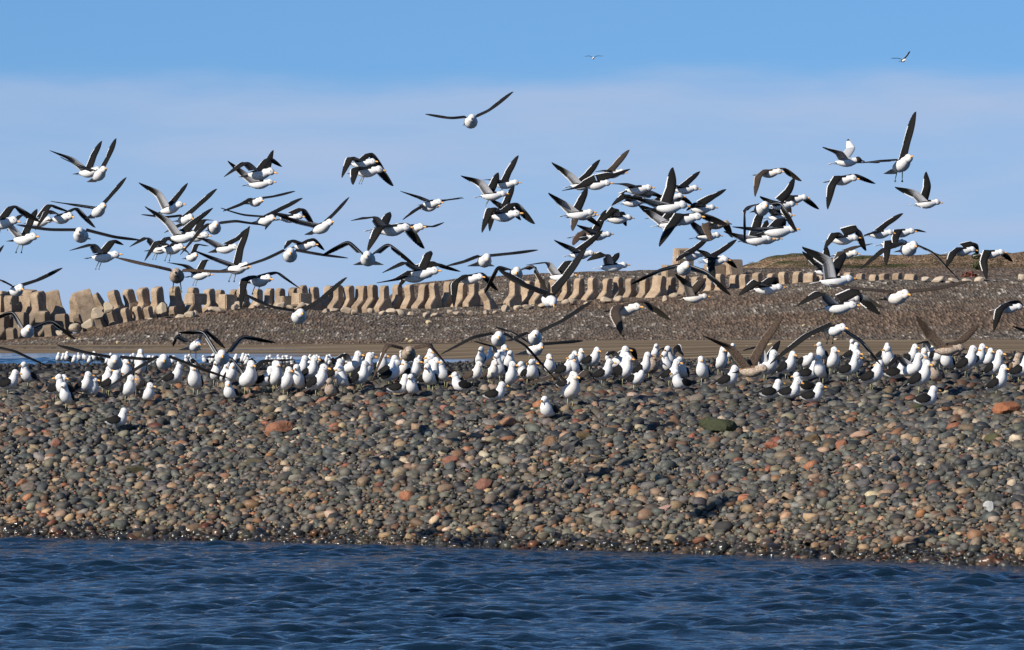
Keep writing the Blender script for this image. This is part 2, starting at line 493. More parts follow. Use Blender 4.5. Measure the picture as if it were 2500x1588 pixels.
# distinct rocks lying on the cobbles
def rock(name, px, py, wpx, hpx, col, label, seed, cat='rock', d=None, group=None, sharp=.22, rough=.85, flat=False):
    r_ = np.random.default_rng(seed)
    V0, F0 = cube_sphere(7)
    V1 = V0 / np.linalg.norm(V0, axis=1, keepdims=True)
    for q in range(int(9 + 10 * sharp)):                       # split faces
        nv = r_.normal(0, 1, 3); nv /= np.linalg.norm(nv)
        dist = r_.uniform(.58, .86)
        k_ = V1 @ nv
        V1 = V1 - np.where(k_ > dist, k_ - dist, 0)[:, None] * nv[None]
    V1 = V1 * 1.2 * (1 + r_.normal(0, .012, (len(V0), 1)))
    if d is None: d = spit_hit(px, py)
    s = d / FPX
    V1 = V1 * np.array([wpx * s / 2, wpx * s * .42, hpx * s * .62])
    th = r_.uniform(-.4, .4)
    V1 = V1 @ np.array([[math.cos(th), 0, math.sin(th)], [0, 1, 0], [-math.sin(th), 0, math.cos(th)]]) if not flat else V1
    o = mesh_obj(name, V1, F0, M_STONE1, None, None, False, P(px, py - hpx * .42, d))
    o.color = (*col, rough)
    return tag(o, label, cat, group)
ROCKS = [
 (1752, 1056, 84, 34, (0.030, 0.036, 0.012), 'dark green mossy boulder on the cobbles below the gulls', 1),
 (2462, 1016, 66, 34, (0.23, 0.085, 0.035), 'large rusty orange rock on the cobbles', 2),
 (682, 1060, 62, 32, (0.20, 0.085, 0.045), 'wedge-shaped red-brown rock on the cobbles', 3),
 (2056, 1102, 40, 30, (0.19, 0.075, 0.04), 'two-tone brown and red rock on the slope', 4),
 (1086, 1008, 26, 16, (0.24, 0.10, 0.07), 'small pinkish red rock near the sitting gulls', 5),
 (787, 985, 34, 14, (0.25, 0.11, 0.07), 'flat salmon rock beside the brown sitting gull', 6),
 (1238, 1044, 44, 24, (0.22, 0.11, 0.06), 'tilted terracotta slab among dark cobbles', 7),
 (2100, 1075, 46, 20, (0.30, 0.19, 0.13), 'pale pink angular rock on the right slope', 8),
 (1985, 1085, 34, 22, (0.085, 0.055, 0.025), 'mossy brown rock beside the green boulder', 9),
 (992, 1226, 34, 26, (0.24, 0.10, 0.05), 'brick red rock halfway down the slope', 10),
 (1180, 1196, 44, 28, (0.17, 0.075, 0.05), 'dark red rock in the middle of the slope', 11),
 (1622, 1252, 42, 15, (0.34, 0.21, 0.17), 'pale pink brick-shaped stone', 12),
 (1640, 1328, 44, 24, (0.25, 0.18, 0.10), 'tan triangular slab near the water', 13),
 (1818, 1226, 30, 20, (0.30, 0.12, 0.06), 'orange-red crumbling rock on the lower slope', 14),
 (2415, 1250, 30, 24, (0.30, 0.31, 0.31), 'light grey rounded stone on the right slope', 15),
 (1100, 1135, 44, 22, (0.20, 0.085, 0.055), 'reddish slab above the slope middle', 16),
 (340, 1158, 58, 18, (0.045, 0.042, 0.018), 'long olive weed-covered rock on the left slope', 17),
 (630, 1138, 48, 20, (0.05, 0.040, 0.018), 'olive brown weed-covered rock by the red wedge', 18),
 (1420, 1075, 40, 20, (0.10, 0.07, 0.03), 'brown mossy rock in the centre of the beach', 19),
 (138, 1095, 24, 20, (0.20, 0.09, 0.06), 'upright reddish rock below the left gulls', 20),
 (55, 1192, 26, 20, (0.19, 0.085, 0.04), 'rust brown rock on the left slope', 21),
 (2425, 1082, 38, 22, (0.055, 0.052, 0.02), 'olive rock near the orange one', 22),
 (1345, 1095, 40, 26, (0.17, 0.10, 0.055), 'brown crumbly rock below the wing-stretching gull', 23),
 (2245, 1002, 30, 22, (0.030, 0.036, 0.012), 'small green mossy rock against a sitting gull', 24),
 (1455, 1000, 17, 18, (0.26, 0.16, 0.11), 'square tan stone below the gulls', 25),
]
for (px, py, wp, hp, c, lab, sd) in ROCKS:
    rock('rock', px, py, wp, hp, c, lab, sd)

# ------------------------------------------------------------------ the sea
def waves(X, Y):
    r_ = np.random.default_rng(5)
    Z = np.zeros_like(X)
    for k in range(70):
        lam = 0.19 * (1.25 / 0.19) ** r_.uniform(0, 1)
        th = r_.normal(math.radians(-84), math.radians(27))
        kk = 2 * np.pi / lam
        amp = 0.0072 * lam ** 0.95 * r_.uniform(.5, 1.2)
        ph = kk * (X * math.cos(th) + Y * math.sin(th)) + r_.uniform(0, 6.28)
        Z += amp * np.sin(ph)
    gust = 1 + .38 * np.sin(X * .83 + Y * .31 + 1.7 * np.sin(Y * .19)) * np.sin(Y * .47 - X * .22 + .6) + .25 * np.sin(X * 1.9 - Y * .8)
    return Z * gust
xs = np.arange(-11, 11.01, 0.05); ys = np.arange(56, 97.5, 0.066)
Xg, Yg = np.meshgrid(xs, ys)
Zg = waves(Xg, Yg)
pxg = CX + Xg / Yg * FPX
calm = np.clip((dshore(pxg) - Yg) / 3.0, 0.18, 1.0)
Zg = Zg * calm
i = np.arange(Xg.size).reshape(Xg.shape)
near = fast_mesh('sea', np.stack([Xg, Yg, Zg], -1).reshape(-1, 3),
                 np.stack([i[:-1, :-1], i[:-1, 1:], i[1:, 1:], i[1:, :-1]], -1).reshape(-1, 4), M_WAVE)
tag(near, kind='structure')
def sheet(name, z, R, mat):
    n = 48
    vs = [(0, 0, z)] + [(R * math.cos(2 * math.pi * k / n), R * math.sin(2 * math.pi * k / n), z) for k in range(n)]
    return tag(mesh_obj(name, vs, [(0, k + 1, (k + 1) % n + 1) for k in range(n)], mat, smooth=False), kind='structure')
sheet('sea_bed', -2.4, 16000, M_BED)
sheet('water', -0.60, 16000, M_SEA)
xs = np.arange(-84, 22, 0.55); ys = np.arange(400, 740, 0.8)
Xg, Yg = np.meshgrid(xs, ys)
Zg = waves(Xg / 4.2 + 50, Yg / 4.2) * 3.0 - .20
i = np.arange(Xg.size).reshape(Xg.shape)
tag(fast_mesh('channel_water', np.stack([Xg, Yg, Zg], -1).reshape(-1, 3),
              np.stack([i[:-1, :-1], i[:-1, 1:], i[1:, 1:], i[1:, :-1]], -1).reshape(-1, 4), M_SEA), kind='structure')

# ------------------------------------------------------------------ back sands, gravel bank, hill
_sx = np.array([-1200, 0, 700, 1100, 1400, 1800, 2500, 3700])
_sd = np.array([250, 330, 420, 480, 560, 700, 930, 960])
_sz = np.array([[-.9, -.9, -.8, -.7, -.30, .16, .38, .45],
                [-.9, -.9, -.8, -.7, -.28, .18, .40, .45],
                [-.9, -.8, -.7, -.45, -.12, .24, .45, .50],
                [-.9, -.6, -.35, -.20, .10, .45, .75, .8],
                [-.6, -.2, .10, .30, .55, .85, 1.0, 1.0],
                [.3, .9, 1.0, 1.05, 1.05, 1.05, 1.05, 1.05],
                [.9, 1.5, 1.45, 1.35, 1.25, 1.15, 1.1, 1.1],
                [.9, 1.5, 1.45, 1.35, 1.25, 1.15, 1.1, 1.1]])
POOLS = [(600, 752, 190, 20), (215, 800, 190, 26), (850, 800, 150, 9), (1180, 870, 200, 7)]     # hollows that hold water
def sand_z(px, d):
    zz = np.stack([np.interp(d[:, 0], _sd, _sz[k]) for k in range(len(_sx))], 1)
    res = np.zeros(px.shape)
    for r in range(px.shape[0]):
        res[r] = np.interp(px[r], _sx, zz[r])
    X = (px - CX) / FPX * d
    for (pc, dc, wp_, wd_) in POOLS:
        res = res - .16 * np.exp(-((px - pc) / wp_) ** 4 - ((d - dc) / wd_) ** 4)
    return res + 0.015 * np.sin(X * 0.21 + d * 0.05) * np.sin(d * 0.09 + 1 + X * .05)
tag(fan('sand_flat', np.arange(-1200, 3701, 15), np.concatenate([np.linspace(250, 600, 90), np.linspace(605, 960, 70)]), sand_z, M_SAND), kind='structure')

for (pc, dc, wp_, wd_) in POOLS:
    zc = float(np.interp(pc, _sx, [np.interp(dc, _sd, r) for r in _sz])) - .075
    x0, x1 = (pc - wp_ * 1.05 - CX) / FPX * dc, (pc + wp_ * 1.05 - CX) / FPX * dc
    tag(mesh_obj('tide_pool', [(x0, dc - wd_ * 1.05, zc), (x1, dc - wd_ * 1.05, zc), (x1, dc + wd_ * 1.05, zc), (x0, dc + wd_ * 1.05, zc)], [(0, 1, 2, 3)], M_POOL, smooth=False), kind='structure')
# bank : from the sand edge up to the foot of the breakwater, then (right) on over the top
BX = [-1200, 0, 120, 200, 300, 450, 600, 750, 1000, 1200, 1400, 1600, 1850, 2000, 2200, 2500, 3700]
BY = [850, 832, 822, 812, 788, 768, 752, 756, 772, 766, 744, 734, 706, 692, 686, 684, 680]   # upper edge = foot of blocks
EX = [-1200, 0, 500, 900, 1200, 1500, 1900, 2500, 3700]
EY = [846, 843, 836, 838, 838, 836, 834, 824, 820]     # lower edge = sand
TX = [-1200, 0, 300, 900, 960, 1000, 1150, 1350, 1500, 1650, 1800, 1900, 2500, 3700]
TY = [880, 860, 820, 760, 715, 696, 676, 667, 661, 657, 654, 655, 655, 655]      # crest behind the blocks
BD0, BD2 = 880., 1030.
def bank_y(px, u):
    ye, yb, yt = np.interp(px, EX, EY), np.interp(px, BX, BY), np.interp(px, TX, TY)
    s = u * u * (3 - 2 * u) * .35 + u * .65
    return np.where(u <= 1, ye + (yb - ye) * s, yb + (yt - yb) * np.clip(u - 1, 0, 1))
def bank_d(u, px):
    b1 = np.interp(px, [0, 250, 480, 600, 1250, 2500], [903, 908, 918, 930, 955, 960])
    return np.where(u <= 1, BD0 + (b1 - BD0) * u, b1 + (BD2 - b1) * (u - 1))
def bank_hit(px, py):
    us = np.linspace(0, 1, 200)
    k = int(np.argmin(np.abs(bank_y(np.full(200, px), us) - py)))
    return float(bank_d(us[k], px))
def bank_mesh():
    pxs = np.arange(-1200, 3701, 20); us = np.concatenate([np.linspace(-.15, 1, 50), np.linspace(1.1, 2.0, 12), [2.3]])
    PX, U = np.meshgrid(pxs, us)
    D = bank_d(U, PX)
    Y = bank_y(PX, np.minimum(np.maximum(U, 0), 2))
    Z = CAMZ - (Y - CY) / FPX * D - np.where(U < 0, -U * 6, 0) - np.where(U > 2, 4, 0)
    Xw = (PX - CX) / FPX * D
    Z += np.where((U > 0), 1, 0) * (0.05 * np.sin(Xw * .31 + D * .2) + .04 * np.sin(Xw * .83 - D * .37) + rng.normal(0, .05, Z.shape))
    i = np.arange(PX.size).reshape(PX.shape)
    return fast_mesh('gravel_bank', np.stack([Xw, D, Z], -1).reshape(-1, 3),
                     np.stack([i[:-1, :-1], i[:-1, 1:], i[1:, 1:], i[1:, :-1]], -1).reshape(-1, 4), M_BANK)
tag(bank_mesh(), kind='structure')

HX = [1560, 1640, 1760, 1800, 1850, 1890, 1930, 1975, 2010, 2080, 2200, 2330, 2420, 2500, 2700, 3700]
HY = [690, 668, 656, 651, 639, 627, 621, 622, 630, 628, 622, 623, 620, 619, 616, 630]
def hill_mesh():
    pxs = np.arange(1560, 3701, 12); us = np.concatenate([np.linspace(0, 1, 26), np.linspace(1.05, 2, 10)])
    PX, U = np.meshgrid(pxs, us)
    D = 1015 + 75 * U
    top = np.interp(PX, HX, HY) + rng.normal(0, .7, len(pxs))[None, :]
    bot = np.interp(PX, BX, BY) + 14
    s = np.clip(U, 0, 1); s = s * (2 - s) * .55 + s * .45
    Y = bot + (top - bot) * s
    Z = CAMZ - (Y - CY) / FPX * D - np.clip(U - 1, 0, 1) * 2.5
    Xw = (PX - CX) / FPX * D
    Z += (0.22 * np.sin(Xw * .43 + D * .3) + .18 * np.sin(Xw * 1.1 - D * .5) + rng.normal(0, .09, Z.shape)) * np.clip(U, 0, .8)
    i = np.arange(PX.size).reshape(PX.shape)
    return fast_mesh('scrub_hill', np.stack([Xw, D, Z], -1).reshape(-1, 3),
                     np.stack([i[:-1, :-1], i[:-1, 1:], i[1:, 1:], i[1:, :-1]], -1).reshape(-1, 4), M_HILL), top, bot
hill, _, _ = hill_mesh()
tag(hill, kind='structure')
# low scrub on the hill
def tuft(nl, seed, spread=1.0):
    r_ = np.random.default_rng(seed); vs = []; fs = []
    for k in range(nl):
        a, e = r_.uniform(0, 6.28), r_.uniform(.25, 1.5)
        rr = r_.uniform(.45, 1.0)
        c = np.array([math.cos(a) * math.cos(e), math.sin(a) * math.cos(e), math.sin(e)]) * rr * np.array([spread, spread, 1])
        b1 = r_.normal(0, 1, 3); b1 /= np.linalg.norm(b1); b2 = np.cross(b1, r_.normal(0, 1, 3)); b2 /= np.linalg.norm(b2)
        h = r_.uniform(.13, .24)
        i0 = len(vs); vs += [c - b1 * h, c + b2 * h * .6, c + b1 * h, c - b2 * h * .6]; fs.append((i0, i0 + 1, i0 + 2, i0 + 3))
    return np.array(vs), np.array(fs)
M_SCRUB = m_simple('scrub_leaves', (0.055, 0.058, 0.022), 0.9, .45, .4)
M_RED = m_simple('red_bush_leaves', (0.17, 0.055, 0.035), 0.9, .4, .6)
TV, TF = tuft(16, 3, 1.3)
V = []; F = []; off = 0
for k in range(1500):
    px = rng.uniform(1830, 2620)
    u = rng.beta(1.3, 1.6)
    g = math.sin(px * .021 + u * 3) + math.sin(px * .0093 - u * 5 + 2)
    if g < 0.25: continue
    d = 1015 + 75 * u
    s = u * (2 - u) * .55 + u * .45
    tp, bt_ = np.interp(px, HX, HY), np.interp(px, BX, BY) + 14
    p = np.array(P(px, bt_ + (tp - bt_) * s, d))
    sz = rng.uniform(.25, .75)
    V.append(TV * sz * np.array([1.2, 1.2, .6]) + p); F.append(TF + off); off += len(TV)
tag(fast_mesh('scrub', np.concatenate(V), np.concatenate(F), M_SCRUB), 'low dull green scrub scattered over the brown hill', 'scrub', kind='stuff')
def shrub(px, py, wp, hp, mat, label, seed, dd=1030.):
    vv, ff = tuft(240, seed, 1.0)
    d = dd
    vv = vv * np.array([wp / 2, wp / 2, hp]) * d / FPX
    root = bpy.data.objects.new('shrub', None); COL.objects.link(root); root.location = P(px, py, d)
    mesh_obj('foliage', vv, ff, mat, root)
    st = []; sf = []
    for k in range(5):
        a = k * 1.3; i0 = len(st)
        for (r, z) in ((.06, -.3), (.04, .6)):
            for q in range(4):
                st.append((math.cos(a) * (.1 + .5 * max(z, 0)) + r * math.cos(q * 1.57), math.sin(a) * (.1 + .5 * max(z, 0)) + r * math.sin(q * 1.57), z))
        sf += [(i0 + q, i0 + (q + 1) % 4, i0 + 4 + (q + 1) % 4, i0 + 4 + q) for q in range(4)]
    mesh_obj('stem', st, sf, M_HILL, root)
    tag(root, label, 'shrub')
shrub(2366, 686, 52, 22, M_RED, 'reddish brown bush at the foot of the hill', 5, 984.)
shrub(2388, 660, 34, 20, M_SCRUB, 'dark green bush on the hillside above the red bush', 6, 1018.)
shrub(2383, 634, 24, 17, M_SCRUB, 'dark green bush on the hill crest', 8, 1075.)
shrub(1492, 667, 26, 7, M_SCRUB, 'tiny dry bush on the bank behind the breakwater', 9)

# ------------------------------------------------------------------ breakwater
def block_mesh(wd, variant):
    """boot-shaped armour unit: stem above, foot sloping out in front. local +x = outward, z = up, y = width"""
    prof = [(-.75, -.6), (2.1, -.6), (2.15, .35), (1.0, 1.35), (.85, 1.75), (.85, 2.95), (.62, 3.35), (-.12, 3.35), (-.35, 2.95), (-.35, 1.75), (-.6, 1.3)]
    r_ = random.Random(variant)
    prof = [(x + r_.uniform(-.08, .08), z + r_.uniform(-.08, .08)) for x, z in prof]
    import bmesh
    bm = bmesh.new()
    a = [bm.verts.new((x, -wd / 2 * (1.0 if z < 1.5 else .92), z)) for x, z in prof]
    b = [bm.verts.new((x, wd / 2 * (1.0 if z < 1.5 else .92), z)) for x, z in prof]
    n = len(prof)
    bm.faces.new(a); bm.faces.new(b[::-1])
    for k in range(n): bm.faces.new((a[k], b[k], b[(k + 1) % n], a[(k + 1) % n]))
    bmesh.ops.recalc_face_normals(bm, faces=bm.faces)
    bmesh.ops.bevel(bm, geom=list(bm.edges), offset=.16, segments=2, affect='EDGES', profile=.6)
    bmesh.ops.triangulate(bm, faces=[f for f in bm.faces if len(f.verts) > 4])
    me = bpy.data.meshes.new('concrete_block'); bm.to_mesh(me); bm.free()
    me.materials.append(M_CONC)
    return me
BM = [block_mesh(1.08, k) for k in range(5)] + [block_mesh(1.75, k + 9) for k in range(3)]
GRP = 'concrete blocks of the breakwater'
def put_block(px, py, d, sc, yaw, pit, rol, mi, label, stain=1.0):
    o = bpy.data.objects.new('concrete_block', BM[mi]); COL.objects.link(o)
    o.matrix_world = Matrix.Translation(P(px, py, d)) @ Matrix.Rotation(math.radians(yaw), 4, 'Z') @ Matrix.Rotation(math.radians(pit), 4, 'Y') @ Matrix.Rotation(math.radians(rol), 4, 'X') @ Matrix.Scale(sc, 4)
    o.color = (1, 1, 1, stain)
    return tag(o, label, 'concrete block', GRP)
ROW = [552, 580, 608, 640, 668, 697, 726, 755, 782, 811, 838, 866, 894, 922, 951, 982, 1013, 1042, 1074, 1106, 1138, 1166,
       1268, 1300, 1331, 1363, 1393, 1424, 1457, 1490, 1521, 1552, 1584, 1617, 1648, 1680, 1711, 1742, 1771, 1803, 1832, 1862, 1893, 1925, 1957, 1988, 2019, 2052, 2083, 2113, 2143, 2172, 2203, 2232]
TOPX = [400, 552, 800, 900, 1100, 1300, 1400, 1600, 1800, 1900, 2000, 2240]
TOPY = [698, 706, 698, 698, 690, 684, 681, 676, 670, 666, 666, 670]
def ordinal(n):
    one = ['', 'first', 'second', 'third', 'fourth', 'fifth', 'sixth', 'seventh', 'eighth', 'ninth', 'tenth', 'eleventh', 'twelfth', 'thirteenth', 'fourteenth', 'fifteenth', 'sixteenth', 'seventeenth', 'eighteenth', 'nineteenth', 'twentieth']
    if n <= 20: return one[n]
    return 'thirtieth' if n == 30 else {2: 'twenty-', 3: 'thirty-'}[n // 10] + one[n % 10]
for k, px in enumerate(ROW):
    ty = np.interp(px, TOPX, TOPY) + rnd.uniform(-3, 3)
    d = 968 + rnd.uniform(-2, 2)
    big_ = rnd.random() < .16
    sc = 1.16 + rnd.uniform(-.06, .06)
    LX = [v for v in ROW if v < 1200]; RX = [v for v in ROW if v > 1200]
    lab = (f'tan armour block, {ordinal(len(LX) - LX.index(px))} left of the gap in the breakwater row' if px < 1200
           else f'tan armour block, {ordinal(RX.index(px) + 1)} right of the gap in the breakwater row')
    put_block(px - 8, ty + 3.35 * sc * FPX / d, d, sc, -128 + rnd.uniform(-7, 7), rnd.uniform(-4, 6), rnd.uniform(-4, 4), 5 + k % 3 if big_ else k % 5, lab, .25)
for px, ty, d, sc, yaw, pit, rol, mi, lab in [
  (1205, 700, 962, 1.1, -110, 14, 26, 1, 'concrete block leaning over beside the gap in the breakwater row'),
  (1236, 735, 955, 1.0, -60, 80, 10, 2, 'fallen concrete block lying in the gap of the breakwater'),
  (4, 712, 930, 1.65, -130, 0, 2, 5, 'big stained block at the far left end of the breakwater'),
  (36, 718, 928, 1.6, -128, 3, 0, 0, 'narrow stained block second from the left end of the breakwater'),
  (70, 708, 932, 1.7, -126, 0, -3, 6, 'wide stained block third from the left end of the breakwater'),
  (104, 712, 926, 1.6, -130, 4, 3, 1, 'stained upright block left of the pyramid-shaped block'),
  (142, 710, 930, 1.55, -80, 0, 14, 6, 'pyramid-shaped stained block with sloping right flank'),
  (184, 724, 940, 1.2, -100, 10, 0, 3, 'short rounded block low between two big blocks'),
  (222, 709, 926, 1.8, -75, -2, 16, 7, 'largest block, peaked with a broad dark right side'),
  (268, 710, 930, 1.35, -110, 8, 30, 2, 'slab leaning right like a fallen domino'),
  (298, 707, 934, 1.4, -118, 4, 16, 3, 'pointed block beside the leaning slab'),
  (332, 704, 936, 1.3, -138, 14, 4, 0, 'block with rounded head above a wide ledge'),
  (362, 702, 936, 1.35, -135, 10, 2, 1, 'square-headed block above the ledge, second in its trio'),
  (394, 701, 936, 1.4, -132, 8, 0, 4, 'square-headed block above the ledge, last in its trio'),
  (438, 701, 938, 1.3, -130, 6, 4, 2, 'block behind the cube-shaped block'),
  (478, 702, 940, 1.3, -128, 4, 0, 3, 'tall block right behind the cube-shaped block'),
  (520, 706, 944, 1.25, -128, 3, 5, 1, 'leaning block right of the cube-shaped block'),
  (345, 748, 926, 1.0, -124, 6, 8, 0, 'first of the low slanting ribs under the ledge'),
  (372, 748, 926, 1.0, -124, 6, 8, 1, 'second of the low slanting ribs under the ledge'),
  (318, 752, 925, 1.0, -122, 8, 10, 2, 'slanting rib at the left of the low rib row'),
  (286, 756, 924, 1.0, -120, 8, 12, 3, 'slanting rib beside the pale lumpy rocks'),
  (256, 762, 922, 1.0, -110, 14, 14, 4, 'tilted lower block among pale lumpy rocks'),
  (400, 750, 928, 1.0, -122, 6, 6, 4, 'low slanting rib below the cube-shaped block'),
  (432, 748, 930, .95, -120, 8, 5, 0, 'last low slanting rib before the gravel'),
  (206, 766, 920, 1.05, -100, 10, 18, 1, 'stained lower block left of the rib row'),
  (160, 766, 918, 1.15, -120, 6, 4, 5, 'dark stained lower block under the pyramid-shaped block'),
  (110, 760, 916, 1.2, -125, 5, 0, 6, 'dark stained block of the lower left tier'),
  (58, 762, 914, 1.25, -125, 5, 0, 5, 'wide dark stained block of the lower left tier'),
  (10, 764, 914, 1.25, -125, 3, 0, 7, 'dark stained block at the left end of the lower tier'),
  (130, 792, 908, .9, -125, 10, 5, 6, 'lowest stained block at the water edge of the breakwater'),
  (84, 796, 906, .9, -120, 12, 0, 5, 'low stained block half sunk beside the sand'),
  (36, 800, 906, .9, -125, 12, 0, 6, 'low stained block half sunk at the left end'),
]:
    put_block(px, ty + 3.3 * sc * FPX / d, d, sc, yaw, pit, rol, mi, lab, 1.0 if px < 260 and d < 935 else .6)
# cube shaped units and rubble along the foot
def cube_block(px, py, d, sx, sy, sz, yaw, label, tilt=0):
    import bmesh
    bm = bmesh.new(); bmesh.ops.create_cube(bm, size=1.0)
    for v in bm.verts: v.co = Vector((v.co.x * sx, v.co.y * sy, v.co.z * sz)) * 1.0 + Vector((rnd.uniform(-.08, .08), rnd.uniform(-.08, .08), rnd.uniform(-.08, .08)))
    bmesh.ops.bevel(bm, geom=list(bm.edges), offset=.15, segments=2, affect='EDGES')
    me = bpy.data.meshes.new('concrete_cube'); bm.to_mesh(me); bm.free(); me.materials.append(M_CONC)
    o = bpy.data.objects.new('concrete_cube', me); COL.objects.link(o)
    o.location = P(px, py, d); o.rotation_euler = (math.radians(tilt), 0, math.radians(yaw)); o.color = (1, 1, 1, .5)
    tag(o, label, 'concrete block')
cube_block(478, 731, 930, 2.6, 2.6, 1.75, 38, 'cube-shaped concrete block in the left half of the breakwater')
cube_block(556, 738, 940, 2.2, 2.2, 2.3, 38, 'upright cube block right of the leaning blocks')
cube_block(586, 736, 942, 2.2, 2.2, 1.8, 40, 'smaller cube block next to the upright cube')
cube_block(736, 731, 945, 2.3, 2.6, 1.9, 36, 'cube block with dark right face under the middle row')
cube_block(700, 738, 950, 2.6, 2.4, 1.9, 30, 'slumped cube block left of the dark-faced cube')
cube_block(1668, 634, 1000, 2.9, 2.4, 3.4, 25, 'large pale block standing on the bank crest behind gulls', 8)
cube_block(1790, 655, 1010, 2.6, 2.2, 2.6, 30, 'grey block on the bank crest near a gull', -10)
cube_block(1745, 660, 1010, 3.0, 2.2, 2.0, 20, 'low brown block on the bank crest', 4)
cube_block(1635, 668, 990, 2.2, 2.0, 2.6, 28, 'block just behind the row top below the pale block', 5)
CONC_R = (0.34, 0.275, 0.205)
for k in range(48):
    px = 480 + 28 * k + rnd.uniform(-10, 10)
    if px > 1420 and rnd.random() < .6: continue
    py = np.interp(px, BX, BY) + rnd.uniform(-4, 5)
    rock('rubble_stone', px, py, rnd.uniform(14, 30), rnd.uniform(8, 15), (lambda q: tuple(c * q for c in CONC_R))(rnd.uniform(.8, 1.2)),
         'pale rubble stone lying along the foot of the breakwater', 100 + k, 'rubble', bank_hit(px, py) - 1.0, 'rubble along the breakwater foot', .2)
for k, (px, py, wp, hp) in enumerate([(238, 772, 30, 24), (264, 756, 28, 22), (215, 795, 30, 20), (182, 806, 32, 20), (395, 758, 26, 22), (370, 786, 22, 14), (150, 818, 36, 16), (440, 776, 24, 14), (465, 770, 28, 14)]):
    rock('lumpy_rock', px, py + 6, wp, hp, (0.36, 0.30, 0.22), 'pale lumpy rock among the lower left blocks', 300 + k, 'rock', 912, 'lumpy rocks under the left blocks', .25)
for k, (px, py, wp, hp) in enumerate([(2260, 686, 24, 11), (2290, 687, 30, 12), (2328, 688, 26, 9), (2362, 688, 24, 9), (2392, 686, 30, 11), (2495, 682, 20, 14), (2313, 690, 20, 7)]):
    rock('low_stone', px, py + 2, wp, hp, (0.42, 0.35, 0.27), 'low tan stone in the line beyond the last blocks', 400 + k, 'rock', 957, 'low stones at the end of the breakwater', .12)
for k, (px, py, wp, hp) in enumerate([(1046, 792, 13, 10), (288, 838, 10, 6), (994, 829, 7, 5), (1003, 836, 13, 7), (2040, 831, 12, 6), (1962, 796, 9, 5), (1880, 842, 14, 5), (2241, 837, 15, 6), (2225, 815, 8, 5), (1985, 822, 10, 4),
                                      (1818, 848, 16, 4), (1880, 882, 10, 5), (2124, 878, 13, 5), (2190, 864, 9, 6), (167, 830, 10, 6), (195, 831, 8, 5), (1878, 867, 8, 4), (2046, 860, 7, 3), (1988, 862, 8, 3)]):
    dd = bank_hit(px, py) if py < 838 else (640 if py < 855 else 480)
    rock('loose_stone', px, py + 1, wp, hp, (0.42, 0.35, 0.22), 'single pale yellowish stone lying on the far bank or sand', 500 + k, 'stone', dd, 'pale stones on the far bank', .15)

# ------------------------------------------------------------------ gulls
WHITE, BLACK, GREY, UNDER = (.66, .655, .645, 1), (.008, .0077, .0077, 1), (.25, .25, .26, 1), (.42, .42, .435, 1)  # UNDER: white underwing coverts greyed in the colour to stand in for shade
BROWN, DBROWN, PALEB = (.16, .105, .07, 1), (.045, .032, .024, 1), (.42, .34, .27, 1)
LEGC = (.42, .40, .22, 1)
EYE = (.02, .02, .02, 1)
class MB:
    def __init__(s): s.v = []; s.f = []; s.c = []
    def loft(s, rings, col, cap=True):
        """rings: list of lists of points (same count); col(f_center, ring index)->rgba"""
        n = len(rings[0]); i0 = len(s.v)
        for r in rings: s.v += [Vector(p) for p in r]
        for a in range(len(rings) - 1):
            for k in range(n):
                f = (i0 + a * n + k, i0 + a * n + (k + 1) % n, i0 + (a + 1) * n + (k + 1) % n, i0 + (a + 1) * n + k)
                ce = sum((s.v[q] for q in f), Vector()) / 4
                s.f.append(f); s.c.append(col(ce, a))
        if cap:
            s.f.append(tuple(i0 + k for k in range(n))[::-1]); s.c.append(col(s.v[i0], 0))
            m = i0 + (len(rings) - 1) * n
            s.f.append(tuple(m + k for k in range(n))); s.c.append(col(s.v[m], len(rings) - 2))
    def tube(s, p, q, r0, r1, col, n=5):
        p, q = Vector(p), Vector(q); d = (q - p).normalized()
        a = d.orthogonal().normalized(); b = d.cross(a)
        s.loft([[p + (a * math.cos(2 * math.pi * k / n) + b * math.sin(2 * math.pi * k / n)) * r0 for k in range(n)],
                [q + (a * math.cos(2 * math.pi * k / n) + b * math.sin(2 * math.pi * k / n)) * r1 for k in range(n)]], lambda c, i: col)
    def quad(s, pts, col):
        i0 = len(s.v); s.v += [Vector(p) for p in pts]; s.f.append(tuple(range(i0, i0 + len(pts)))); s.c.append(col)

def ring(c, t, ry, rz, n=12, up=Vector((0, 0, 1))):
    t = Vector(t).normalized(); y = Vector((0, 1, 0)); z = t.cross(y) * -1
    if z.length < .1: z = Vector((0, 0, 1))
    z.normalize()
    z = -z if z.z < -1e-6 else z
    return [Vector(c) + y * (ry * math.cos(2 * math.pi * k / n)) + z * (rz * math.sin(2 * math.pi * k / n)) for k in range(n)]

def spine_loft(mb, st, col, n=12):
    """st: (x, z, ry, rz) in the x-z plane"""
    rings = []
    for k, (x, z, ry, rz) in enumerate(st):
        a = st[max(0, k - 1)]; b = st[min(len(st) - 1, k + 1)]
        t = Vector((b[0] - a[0], 0, b[1] - a[1]))
        y = Vector((0, 1, 0)); u = t.normalized().cross(y) * -1   # rotates smoothly with t
        u = Vector((-t.z, 0, t.x)).normalized()
        rings.append([Vector((x, 0, z)) + y * (ry * math.cos(2 * math.pi * q / n)) + u * (rz * math.sin(2 * math.pi * q / n)) for q in range(n)])
    mb.loft(rings, col)

